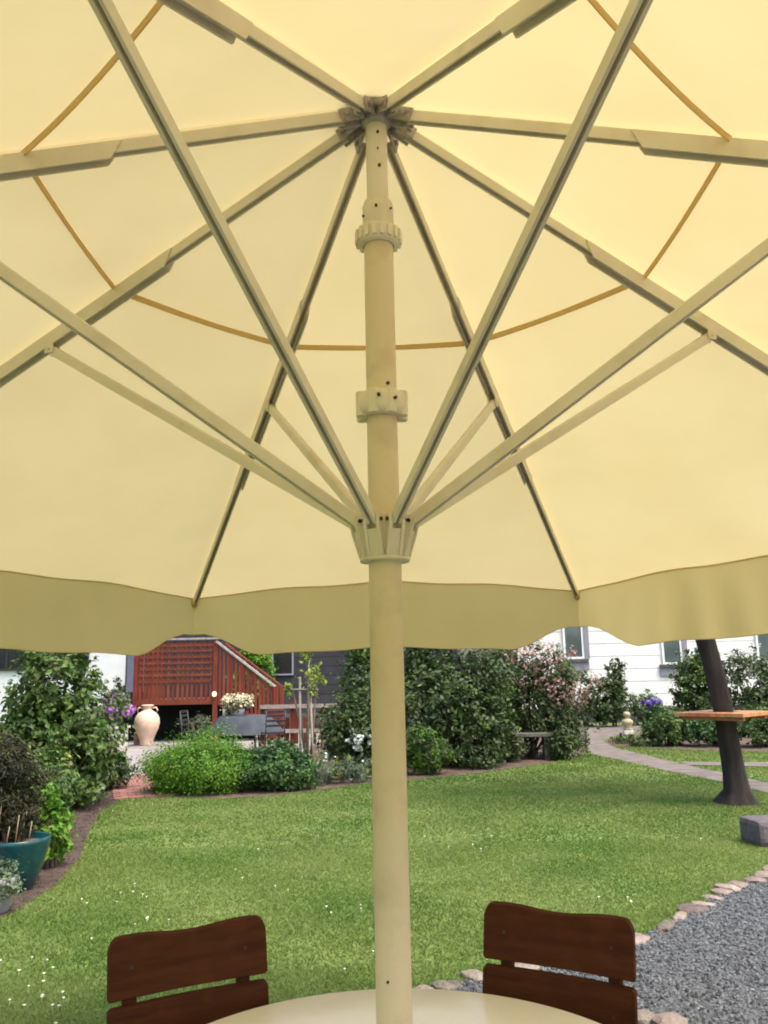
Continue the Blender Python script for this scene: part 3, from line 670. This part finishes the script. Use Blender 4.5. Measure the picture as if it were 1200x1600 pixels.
# ================================================================== TABLE
tb = thing('round_table', 'round cream garden table with the parasol mast through its middle', 'table', tuple(U))
b = MB(); b.lathe([(.042, .712), (.042, .740), (.045, .742), (.585, .742), (.594, .739), (.598, .732), (.596, .722), (.586, .714), (.042, .712)], U, 128); b.build('tabletop', M['table'], tb)
b = MB(); b.lathe([(.50, .690), (.515, .690), (.515, .711), (.50, .711), (.50, .690)], U, 64); b.build('frame_ring', M['beige'], tb)
for k in range(4):
    a = R(-7 + 90 * k); q = Vector((math.sin(a), math.cos(a), 0)); b = MB(); b.bar(U + q * .50 + Vector((0, 0, .69)), U + q * .54, .03, .03, q); b.build('leg', M['beige'], tb)

# ================================================================== CHAIRS
def make_chair(label, tilt=R(9)):
    t = thing('garden_chair', label, 'chair', (0, 0, 0), 'dark wooden chairs at the table')
    W = .215
    def bk(x, z, d=0):     # point on reclined back; d = forward offset (towards -y)
        return Vector((x, .20 + (z - .42) * math.tan(tilt) - d, z))
    def slat(z0, z1, wavy, seed):
        NX = 60; front, back = [], []
        rr = .028
        for i in range(NX + 1):
            x = -W + 2 * W * i / NX; u_ = i / NX; ed = min(x + W, W - x)
            top = z1 + (-.006 * math.sin(PI * u_) + .004 * math.sin(3 * PI * u_) if wavy else 0)
            if wavy and ed < rr: top -= rr - math.sqrt(max(0, rr * rr - (rr - ed) ** 2))
            bot = z0; 
            if ed < .006: bot += .006 - ed; top -= (.006 - ed) if not wavy else 0
            cv = .014 * (1 - (x / W) ** 2)     # slight hollow
            front.append((x, cv, bot, top))
        vs = []; fs = []
        TH = .020
        for (x, cv, bo, to) in front:
            for z, d in ((bo, .0), (bo + .005, TH), (to - .005, TH), (to, .0)):
                dd = .018 + (TH if d else TH * .35) - cv
                vs.append(bk(x, z, dd))
            vs.append(bk(x, to - .003, .018 - cv)); vs.append(bk(x, bo + .003, .018 - cv))
        m_ = 6
        for i in range(NX):
            for c in range(m_):
                fs.append((i * m_ + c, i * m_ + (c + 1) % m_, (i + 1) * m_ + (c + 1) % m_, (i + 1) * m_ + c))
        fs.append(tuple(range(m_))); fs.append(tuple(range(NX * m_, NX * m_ + m_))[::-1])
        b = MB(); b.add(vs, fs); bs = b.build('back_slat', M['chairwood'], t)
        for x in (-.155, .155):
            q = bk(x, (z0 + z1) / 2, .018 + TH - .014 * (1 - (x / W) ** 2)); b = MB(); b.tube([q + Vector((0, .002, 0)), q - Vector((0, .0015, 0))], .0045, 10); b.build('screw', M['darkhole'], bs)
    slat(.748, .898, True, 1); slat(.582, .737, False, 2); 
    for x in (-.155, .155):
        b = MB(); b.bar(bk(x, .50), bk(x, .86), .036, .030, (0, 1, 0)); b.bar(bk(x, .50), Vector((x, .235, 0)), .036, .030, (0, 1, 0)); b.build('back_post', M['chairwood'], t)
        b = MB(); b.bar((x, -.19, .0), (x, -.17, .41), .036, .034, (0, 1, 0)); b.build('leg', M['chairwood'], t)
        b = MB(); b.bar((x, -.20, .405), (x, .21, .395), .024, .045); b.build('seat_rail', M['chairwood'], t)
    for i in range(5):
        y = -.185 + i * .088; b = MB(); b.box(-.205, .205, y - .038, y + .038, .43, .448); b.build('seat_slat', M['chairwood'], t, bevel=.004)
    return t
c1 = make_chair('dark brown wooden chair left of the mast, standing at an angle to the lawn edge')
def dup(root, loc, rz, label):
    r_ = root.copy(); COL.objects.link(r_); r_.location = loc; r_.rotation_euler = (0, 0, rz); r_['label'] = label
    for ch in list(root.children):
        c = ch.copy(); COL.objects.link(c); c.parent = r_
        for g_ in list(ch.children):
            d_ = g_.copy(); COL.objects.link(d_); d_.parent = c
    return r_
dup(c1, (.332, 2.30, .012), R(-30.8), 'dark brown wooden chair right of the mast with grey gravel behind it')
c1.location = (-.437, 2.245, .002); c1.rotation_euler = (0, 0, R(28.5))

# ================================================================== POTS, URN, GARDEN FURNITURE
pt = thing('teal_pot', 'large teal glazed flower pot with a brown soil top on the soil strip', 'pot', (-2.95, 6.95, 0))
b = MB(); b.lathe([(.0, .0), (.13, .0), (.15, .02), (.205, .16), (.245, .30), (.255, .355), (.262, .385), (.250, .392), (.235, .385), (.228, .34), (.0, .34)], (-2.95, 6.95, 0), 48); b.build('body', M['teal'], pt)
b = MB(); b.lathe([(.0, .345), (.12, .352), (.232, .345), (.0, .34)], (-2.95, 6.95, 0), 32); b.build('soil', M['clayrim'], pt)
for i, (dx, dy, hh) in enumerate([(.06, -.16, .22), (.13, -.08, .16), (.0, -.18, .14), (-.1, -.12, .3)]):
    b = MB(); b.tube([(-2.95 + dx, 6.95 + dy, .34), (-2.95 + dx + .02, 6.95 + dy, .36 + hh)], .0035, 6); b.build('cane', M['cane'], pt)
shrub('potted_conifer', 'dark brown green conifer growing out of the large teal pot', 'plant', (-2.98, 6.98, .34),
      [(-.10, .1, .36, .28, .25, .38), (-.18, .1, .62, .20, .2, .25), (.0, .05, .2, .16, .2, .18)], 9000, .055, 'L_conifer', 11, aspect=.22, stems=3, droop=.3, sig=.07)
pg = thing('grey_pot', 'small grey stone flower pot in front of the large teal pot', 'pot', (-2.78, 6.28, 0))
b = MB(); b.lathe([(.0, .0), (.075, .0), (.085, .02), (.12, .19), (.13, .20), (.13, .235), (.115, .238), (.11, .20), (.0, .195)], (-2.78, 6.28, 0), 36); b.build('body', M['greypot'], pg)
shrub('silver_plant', 'small silvery green trailing plant in the grey stone pot', 'plant', (-2.78, 6.28, .2), [(0, 0, .06, .12, .12, .08), (.05, -.05, .0, .1, .1, .1)], 1500, .028, 'L_silver', 12, stems=2)
b = MB(); b.lathe([(.0, .0), (.08, .0), (.11, .04), (.14, .11), (.135, .125), (.12, .12), (.09, .05), (.0, .03)], (-4.22, 12.5, .005), 28)
tag(b.build('ceramic_bowl', M['blueglaze']), 'small pale blue ceramic bowl at the end of the soil strip', 'bowl')
# urn
un = thing('terracotta_urn', 'tall pale terracotta urn standing on the terrace in front of the deck', 'urn', (-6.17, 22.0, .01))
b = MB(); b.lathe([(.0, .0), (.155, .0), (.165, .03), (.17, .14), (.22, .26), (.29, .42), (.32, .56), (.30, .70), (.235, .80), (.15, .855), (.115, .88), (.105, .94), (.125, .96), (.155, .985), (.155, 1.01), (.125, 1.015), (.09, .98), (.085, .9), (.0, .85)], (-6.17, 22.0, .025), 40)
b.build('body', M['urn'], un)
for s_ in (-1, 1):
    b = MB(); b.tube([(-6.17 + s_ * .12, 22, .955), (-6.17 + s_ * .22, 22, .97), (-6.17 + s_ * .26, 22, .90), (-6.17 + s_ * .23, 22, .82)], .02, 8); b.build('handle', M['urn'], un)
b = MB(); b.box(-6.62, -6.36, 22.3, 22.6, .03, .33, rz=.3); tag(b.build('wooden_tub', M['clayrim'], bevel=.01), 'low brown wooden tub behind the left side of the urn', 'tub')
pl = thing('stone_planter', 'pale square stone planter under the purple rhododendron', 'planter', (-6.7, 21.2, 0))
b = MB(); b.box(-6.92, -6.46, 21.0, 21.44, .02, .50, rz=.1); b.build('body', M['whitepot'], pl, bevel=.015)
b = MB(); b.box(-6.97, -6.41, 20.95, 21.49, .50, .56, rz=.1); b.build('rim', M['whitepot'], pl, bevel=.012)
shrub('rhododendron', 'purple flowering rhododendron in the pale stone planter left of the urn', 'shrub', (-6.7, 21.25, .5),
      [(-.1, 0, .55, .42, .35, .40), (-.35, .1, .25, .25, .3, .28), (-.1, .2, .95, .18, .18, .25)], 2600, .09, 'L_dull', 21,
      flowers=('petal_purple', 1300, .075, [(.06, -.12, .42, .36, .28, .15), (-.2, -.1, .75, .14, .14, .12), (-.45, 0, .3, .12, .12, .12)]))
shrub('purple_geranium', 'low clump of purple flowers on the terrace edge beside the planter', 'plant', (-6.9, 20.5, .01), [(0, 0, .18, .22, .2, .17)], 500, .06, 'L_dark', 22,
      flowers=('petal_purple', 420, .06, [(0, -.04, .27, .19, .16, .08)]), stems=2)
# grey cloth covered table + things on it
TX, TY = -3.22, 19.2
gt = thing('covered_table', 'round terrace table under a charcoal cloth behind the bright green bush', 'table', (TX, TY, 0))
b = MB(); b.lathe([(.0, .83), (.50, .83), (.55, .82), (.62, .74), (.70, .60), (.78, .44)], (TX, TY, 0), 72, rfun=lambda t, z: 1 + (.03 * math.sin(9 * t) + .16 * max(0, math.cos(t - .0))) * (1 - min(1, max(0, (z - .44) / .39)))); b.build('cloth', M['cloth'], gt)
for k in range(4):
    a = PI / 4 + k * PI / 2; b = MB(); b.tube([(TX + .35 * math.cos(a), TY + .35 * math.sin(a), .79), (TX + .45 * math.cos(a), TY + .45 * math.sin(a), .02)], .022, 8); b.build('leg', M['blackmetal'], gt)
hp = MB(); hp.lathe([(.0, .0), (.12, .0), (.16, .12), (.165, .14), (.15, .14), (.0, .12)], (-3.35, 19.1, .832), 24)
tag(hp.build('white_flower_pot', M['whitepaint']), 'small white pot holding the cream hydrangea on the charcoal cloth', 'pot')
shrub('hydrangea', 'cream flowering hydrangea in a white pot on the charcoal covered table', 'plant', (-3.35, 19.1, .96), [(0, 0, .12, .28, .26, .16)], 800, .07, 'L_olive', 31, flowers=('petal_cream', 1000, .055, [(0, 0, .18, .32, .3, .15)]), stems=3)
b = MB(); b.lathe([(.0, .0), (.055, .0), (.055, .17), (.0, .175)], (-3.86, 19.0, .80 - .0), 16); 
for dx, l_ in ((-.02, 'short cream pillar candle at the left edge of the charcoal table'),):
    b = MB(); b.lathe([(.0, .0), (.06, .0), (.06, .18), (.045, .185), (.0, .175)], (-3.62, 19.1, .832), 18); tag(b.build('candle', M['candle']), l_, 'candle')
def metal_chair(x, y, rz, label):
    t = thing('metal_chair', label, 'chair', (x, y, .03), 'black metal chairs on the terrace'); O = Vector((x, y, .03)); Rm = Matrix.Rotation(rz, 3, 'Z')
    f = lambda a, b_, c: O + Rm @ Vector((a, b_, c))
    for sx in (-.2, .2):
        b = MB(); b.tube([f(sx, .2, 0), f(sx, .2, .45), f(sx, .26, .92)], .014, 7); b.build('back_leg', M['blackmetal'], t)
        b = MB(); b.tube([f(sx, -.22, 0), f(sx, -.2, .45)], .014, 7); b.build('leg', M['blackmetal'], t)
    b = MB(); b.add([f(-.22, -.22, .45), f(.22, -.22, .45), f(.22, .2, .45), f(-.22, .2, .45), f(-.22, -.22, .475), f(.22, -.22, .475), f(.22, .2, .475), f(-.22, .2, .475)], [(0, 3, 2, 1), (4, 5, 6, 7), (0, 1, 5, 4), (1, 2, 6, 5), (2, 3, 7, 6), (3, 0, 4, 7)]); b.build('seat', M['blackmetal'], t)
    for z in (.62, .72, .82, .91):
        b = MB(); b.bar(f(-.2, .215 + (z - .45) * .1, z), f(.2, .215 + (z - .45) * .1, z), .014, .05); b.build('back_bar', M['blackmetal'], t)
metal_chair(-4.35, 19.3, R(80), 'black metal chair left of the charcoal covered table')
metal_chair(-2.45, 18.3, R(200), 'black metal chair right of the charcoal covered table')
shrub('potted_fern', 'dull green spindly plant in the dark space under the deck', 'plant', (-4.75, 21.6, .03), [(0, 0, .42, .45, .3, .32)], 900, .07, 'L_dull', 33, aspect=.3, stems=6)

# bench
bn = thing('stone_bench', 'weathered pale stone bench half hidden under the pink flowering shrub', 'bench', (2.7, 16.5, 0))
b = MB(); b.box(2.28, 3.12, 16.3, 16.7, .43, .50); b.build('seat', M['bench'], bn, bevel=.012)
for x in (2.34, 2.94): b = MB(); b.box(x, x + .13, 16.35, 16.65, .0, .428); b.build('support', M['bench'], bn, bevel=.01)
# figurine
fg = thing('garden_statue', 'small weathered stone bust statue on a plinth beside the path', 'statue', (6.1, 22, .0))
b = MB(); b.box(5.98, 6.22, 21.9, 22.1, 0, .16); b.build('plinth', M['whitepot'], fg, bevel=.01)
b = MB(); b.lathe([(.0, .16), (.09, .16), (.10, .20), (.07, .24), (.12, .32), (.13, .38), (.09, .43), (.045, .45), (.045, .48), (.075, .52), (.08, .56), (.06, .61), (.0, .63)], (6.1, 22, 0), 20, rfun=lambda t, z: 1 + .15 * abs(math.cos(t))); b.build('bust', M['statue'], fg)
# stone block
b = MB(); b.box(3.30, 3.86, 8.0, 8.36, 0, .225, rz=.12); o = b.build('stone_block', M['stone'], bevel=.045)
tag(o, 'dark grey rough stone block on the lawn at the right edge', 'stone')

# ================================================================== TREE WITH ROUND BOARD
tr = thing('tree', 'leaning dark barked tree whose trunk passes through a square orange board', 'tree', (4.2, 10.6, 0))
b = MB(); tp = [(4.20, 10.6, -.05), (4.20, 10.6, .05), (4.21, 10.6, .16), (4.20, 10.6, .35), (4.17, 10.6, .7), (4.14, 10.6, 1.05), (4.08, 10.6, 1.5), (3.99, 10.6, 1.98), (3.93, 10.6, 2.6), (3.95, 10.62, 3.4), (4.05, 10.7, 4.4)]
tr_r = [.27, .21, .155, .132, .122, .118, .116, .118, .112, .10, .06]
n = 28; vs = []
rt_ = random.Random(5)
for (x, y, z), r_ in zip(tp, tr_r):
    for k in range(n):
        a = 2 * PI * k / n; fl = 1 + (.22 * max(0, math.sin(a * 5 + .6)) if z < .1 else (.07 if z < .4 else .03) * math.sin(a * 5 + .6)) + rt_.uniform(-.03, .03); vs.append((x + r_ * fl * math.cos(a), y + r_ * fl * math.sin(a), z))
fs = [(i * n + k, i * n + (k + 1) % n, (i + 1) * n + (k + 1) % n, (i + 1) * n + k) for i in range(len(tp) - 1) for k in range(n)]
b.add(vs, fs, True); b.build('trunk', M['bark'], tr)
for i, (e, z0) in enumerate([((5.4, 10.2, 4.6), 2.9), ((2.6, 10.9, 4.4), 2.8), ((3.9, 12.1, 4.7), 3.1), ((4.3, 9.2, 4.8), 3.2), ((4.3, 10.8, 5.6), 4.0)]):
    b = MB(); b.tube([(3.94, 10.6, z0), tuple((Vector((3.94, 10.6, z0)) + Vector(e)) / 2 + Vector((0, 0, .15))), e], [.07, .05, .02], 8); b.build('limb', M['bark'], tr)
leaves('crown', M['L_mid'], tr, [(4.2, 10.7, 5.0, 2.2, 2.0, 1.3), (2.9, 10.9, 4.6, 1.1, 1.1, .8), (5.3, 10.3, 4.7, 1.2, 1.1, .8), (4.1, 10.7, 5.9, 1.3, 1.3, .8)], 9000, .11, 91)
bd = thing('table_board', 'square orange plank table board fitted round the leaning tree trunk', 'board', (4.14, 10.6, 1.05))
BA = R(43); ca_, sa_ = math.cos(BA), math.sin(BA)
def brot(u_, v_): return (4.14 + u_ * ca_ - v_ * sa_, 10.6 + u_ * sa_ + v_ * ca_)
for k in range(6):
    v0 = -.43 + k * .1434; v1 = v0 + .1394
    for u0_, u1_ in (((-.43, -.135), (.135, .43)) if k in (2, 3) else ((-.43, .43),)):
        b = MB(); b.prism([brot(u0_, v0), brot(u1_, v0), brot(u1_, v1), brot(u0_, v1)], 1.035, 1.080); b.build('plank', M['orangewood'], bd, bevel=.004)
for u_ in (-.3, .3):
    b = MB(); b.prism([brot(u_ - .03, -.38), brot(u_ + .03, -.38), brot(u_ + .03, .38), brot(u_ - .03, .38)], .99, 1.033); b.build('batten', M['orangewood'], bd)

# ================================================================== PLANTING
S = shrub
S('leafy_shrub', 'tall leafy green shrub filling the left side above the soil strip', 'shrub', (-4.35, 11.3, 0),
  [(.0, 0, 1.5, .52, .6, .66), (.0, .1, .9, .75, .7, .7), (.22, .0, .55, .58, .5, .5), (-.9, 0, .6, .6, .7, .55), (.1, -.6, .35, .45, .45, .4)], 17000, .085, 'L_mid', 101, extra=('L_olive', 1800, .07), stems=9)
S('leafy_shrub', 'low leafy shrub between the teal pot and the tall shrub', 'shrub', (-3.75, 9.0, 0), [(0, 0, .45, .5, .6, .5), (.05, -.7, .3, .35, .45, .32), (-.7, -.3, .7, .5, .6, .55)], 8000, .07, 'L_mid', 102, extra=('L_lime', 500, .06), stems=6)
S('yellow_shrub', 'yellow green leafed shrub just above the potted conifer', 'shrub', (-3.75, 8.1, 0), [(0, 0, .85, .35, .4, .28), (-.3, 0, .55, .4, .4, .5)], 3500, .06, 'L_olive', 103, extra=('L_lime', 900, .055), stems=5)
S('leafy_plant', 'pale green leafy plant growing beside the teal pot', 'plant', (-2.98, 7.75, 0), [(0, 0, .3, .16, .16, .3), (-.05, 0, .55, .1, .1, .18)], 900, .06, 'L_bright', 104, stems=4)
S('silver_leaf_shrub', 'silvery green shrub leaning over the back end of the soil strip', 'shrub', (-4.25, 12.0, 0), [(0, 0, .4, .3, .35, .4), (-.5, .8, .7, .45, .5, .6)], 3000, .06, 'L_silver', 105, stems=5)
S('low_shrub', 'low dark rounded shrub beside the brick path', 'shrub', (-4.25, 13.2, 0), [(0, 0, .26, .34, .36, .26)], 2600, .05, 'L_dark', 106, stems=4, extra=('L_mid', 500, .05))
S('rounded_bush', 'bright green rounded bush on the right of the brick path', 'bush', (-2.75, 12.75, 0), [(0, 0, .36, .72, .66, .46), (-.32, -.05, .26, .50, .50, .38), (.38, 0, .28, .48, .50, .38)], 46000, .036, 'L_bright', 107, stems=6, shell=.45, sig=.085, aspect=.5, stray=.0)
S('rounded_bush', 'darker green bush adjoining the bright rounded bush', 'bush', (-1.72, 12.75, 0), [(0, 0, .33, .46, .42, .33), (.34, 0, .24, .30, .3, .28)], 11000, .055, 'L_blue', 108, stems=5, extra=('L_bright', 900, .045))
S('grassy_plant', 'pale mixed plants with white dots below the stakes', 'plant', (-1.0, 13.3, 0), [(0, 0, .2, .3, .25, .24), (.4, .15, .2, .3, .25, .2), (.7, .3, .15, .25, .2, .2)], 2600, .06, 'L_silver', 109, stems=3, aspect=.25, extra=('L_lime', 500, .05), flowers=('petal_white', 60, .035, None))
S('dark_shrub', 'dark green shrub with white blossoms left of the mast', 'shrub', (-.5, 14.1, 0), [(-.15, 0, .7, .48, .45, .55), (.25, .1, .5, .45, .4, .5), (.1, .3, 1.2, .4, .35, .5)], 10000, .07, 'L_dark', 110, stems=6, extra=('L_mid', 1200, .06), flowers=('petal_white', 170, .06, [(.05, -.4, .63, .2, .12, .14)]))
S('tall_shrub', 'mid green upright shrub against the slate house left of the mast', 'shrub', (-.5, 17.5, 0), [(0, 0, 1.3, .45, .5, 1.3), (.1, 0, 2.3, .4, .4, .8)], 5500, .085, 'L_mid', 111, stems=5, extra=('L_blue', 1500, .08))
S('evergreen_shrub', 'large dark evergreen shrub directly right of the mast', 'shrub', (1.0, 15.7, 0), [(-.1, 0, 1.1, .85, .8, 1.05), (.55, .1, 1.5, .7, .7, .75), (.6, -.1, .6, .6, .6, .6), (-.5, .2, 1.9, .5, .5, .5)], 15000, .085, 'L_dark', 112, stems=8, extra=('L_mid', 2400, .08))
S('pink_flowering_shrub', 'tall arching shrub covered in faded pink blossoms', 'shrub', (2.75, 17.0, 0), [(-.3, 0, 1.6, .75, .7, .65), (.5, 0, 1.5, .65, .6, .6), (0, .1, .8, .9, .6, .75), (.75, .1, .75, .45, .5, .7), (-.85, -.1, 1.0, .5, .5, .5)], 12500, .075, 'L_dark', 113, stems=8, extra=('L_olive', 3500, .07),
  flowers=('petal_pink', 2600, .05, [(.0, -.1, 1.95, .9, .6, .28), (.65, -.1, 1.45, .62, .6, .6), (-.3, -.1, 1.7, .7, .6, .5)]))
S('olive_shrub', 'light olive shrub in the gap between the evergreen and pink shrubs', 'shrub', (1.75, 15.9, 0), [(0, 0, .95, .38, .35, .42), (.1, -.1, .55, .3, .3, .3)], 3200, .07, 'L_mid', 114, stems=4, extra=('L_lime', 500, .06))
S('leafy_perennial', 'bright leafy clump at the lawn edge right of the mast', 'plant', (.62, 14.35, 0), [(0, 0, .38, .36, .32, .38)], 3600, .07, 'L_mid', 115, stems=4, aspect=.35, extra=('L_bright', 900, .07))
S('low_shrub', 'low dull green shrub at the corner where the path begins', 'shrub', (3.55, 17.3, 0), [(0, 0, .35, .35, .4, .38), (-.1, 0, .8, .3, .3, .4)], 3200, .06, 'L_dull', 116, stems=4, extra=('L_mid', 800, .06))
S('low_shrub', 'low dark shrub in the shade left of the stone bench', 'shrub', (1.55, 15.1, 0), [(0, 0, .2, .4, .3, .2)], 1800, .06, 'L_dark', 117, stems=3)
# stakes with climber
st = thing('plant_stakes', 'two thin weathered stakes with a crossbar carrying a lime climber', 'stake', (-1.3, 13.35, 0))
for x0, x1, z in ((-1.36, -1.37, 1.62), (-1.16, -1.21, 1.5)): b = MB(); b.tube([(x0, 13.35, 0), (x1, 13.35, z)], .018, 7); b.build('pole', M['greywood'], st)
b = MB(); b.tube([(-1.52, 13.33, 1.43), (-1.08, 13.33, 1.42)], .014, 6); b.build('crossbar', M['greywood'], st)
S('lime_climber', 'young lime leafed climber tied to the two thin stakes', 'plant', (-1.25, 13.35, 0), [(.05, 0, 1.75, .16, .14, .28), (.12, 0, 1.45, .1, .1, .18), (-.3, 0, 1.45, .12, .08, .08), (.02, 0, 2.1, .18, .14, .2)], 620, .075, 'L_lime', 118, stems=3, sig=.2)
S('tall_shrub', 'green shrub behind the stair handrail of the deck', 'shrub', (-4.0, 25.2, 0), [(0, 0, 1.4, .6, .4, 1.3), (.1, 0, 2.3, .55, .4, .5)], 3000, .11, 'L_bright', 119, stems=4)
# right background
S('conical_shrub', 'green shrub with one pointed upright shoot before the white house', 'shrub', (6.9, 26.3, 0), [(-.2, 0, .75, .7, .5, .7), (.15, 0, 1.3, .3, .3, .7), (.2, 0, 1.8, .1, .1, .3)], 5000, .10, 'L_dark', 121, stems=4, extra=('L_mid', 900, .09))
S('low_shrub', 'dull shrub by the house plinth left of the pointed shrub', 'shrub', (5.9, 26.6, 0), [(0, 0, .45, .5, .4, .5), (.1, .6, 1.5, .35, .25, .18)], 2200, .10, 'L_dull', 122, stems=4)
S('low_shrub', 'grey green shrub by the house plinth right of the pointed shrub', 'shrub', (8.0, 26.8, 0), [(0, 0, .5, .55, .4, .45)], 2000, .10, 'L_silver', 123, stems=4)
S('leafy_shrub', 'tall green shrub left of the leaning tree trunk before the white house', 'shrub', (8.6, 23.8, 0), [(0, 0, 1.0, .62, .6, 1.0), (.2, 0, 1.7, .4, .5, .5)], 5500, .10, 'L_mid', 124, stems=5, extra=('L_dark', 2200, .1))
S('leafy_shrub', 'tall dark shrub right of the leaning tree trunk', 'shrub', (9.7, 22.0, 0), [(-.3, 0, 1.2, .9, .7, .9), (.9, 0, 1.4, .9, .7, .9), (.1, 0, .6, 1.3, .6, .6)], 9500, .10, 'L_dark', 125, stems=6, extra=('L_dull', 2500, .1), flowers=('petal_white', 130, .07, [(.2, -.2, 2.0, 1.2, .5, .25)]))
for i, (x, y, lab, lm_) in enumerate([(6.15, 19.0, 'leafy border plants at the left end of the low hedge', 'L_mid'), (7.0, 18.6, 'low hedge plant directly behind the leaning tree trunk', 'L_blue'), (7.9, 18.2, 'low hedge plant right of the leaning tree trunk', 'L_mid'), (8.9, 18.0, 'low hedge plant beyond the right edge of the board', 'L_dark')]):
    S('hedge_plant', lab, 'plant', (x, y, 0), [(0, 0, .38, .55, .4, .38), (.2, .2, .5, .4, .35, .3)], 4200, .075, lm_, 130 + i, stems=4, group='low hedge plants behind the tree', extra=('L_dark', 1200, .07))
S('iris_clump', 'clump of violet irises in front of the white house', 'plant', (6.1, 19.9, 0), [(0, 0, .4, .2, .2, .4)], 500, .22, 'L_blue', 140, aspect=.12, stems=8, flowers=('petal_violet', 260, .07, [(0, -.05, .88, .22, .1, .09)]))
S('low_plant', 'small dark ground plants in the soil patch beside the curved path', 'plant', (5.55, 19.0, 0), [(0, 0, .1, .3, .3, .14), (-.2, .9, .1, .25, .3, .1)], 1200, .06, 'L_mid', 141, stems=3)

S('low_shrub', 'low green shrub partly covering the right end of the stone bench', 'shrub', (3.25, 16.35, 0), [(0, 0, .3, .28, .25, .32)], 2400, .06, 'L_dark', 151, stems=4, extra=('L_mid', 500, .06))
S('low_shrub', 'low shrub reaching over the left end of the stone bench', 'shrub', (2.2, 16.1, 0), [(0, 0, .32, .30, .25, .34)], 2400, .06, 'L_dark', 152, stems=4, extra=('L_olive', 400, .06))

def hedge(label, pts, seed):
    bl = []; r3 = random.Random(seed)
    for (x0, y0), (x1, y1) in zip(pts, pts[1:]):
        n = int(math.hypot(x1 - x0, y1 - y0) / 1.3)
        for i in range(n): bl.append((x0 + (x1 - x0) * i / n, y0 + (y1 - y0) * i / n, 1.1, 1.1, 1.1, r3.uniform(1.2, 1.8)))
    rng_ = np.random.default_rng(seed); P, D = cloud(bl, 16000, rng_, 25, .6, .15); k = P[:, 2] > .02; P, D = P[k], D[k]
    N = D * .7 + np.array([0, 0, .5]) + rng_.normal(size=P.shape) * .5; N /= np.linalg.norm(N, axis=1)[:, None]
    V, F = leaf_verts(P, N, .26, .7, rng_); tag(np_mesh('boundary_hedge', V, F, M['L_mid']), label, 'hedge', kind='stuff')
hedge('distant boundary hedge beyond the white house on the right', [(17.6, 30), (30, 26), (32, 10), (30, -6)], 301)
hedge('distant boundary hedge running beyond the left flower bed', [(-20.5, 25.5), (-17, 15), (-13, 5), (-12, -6)], 302)
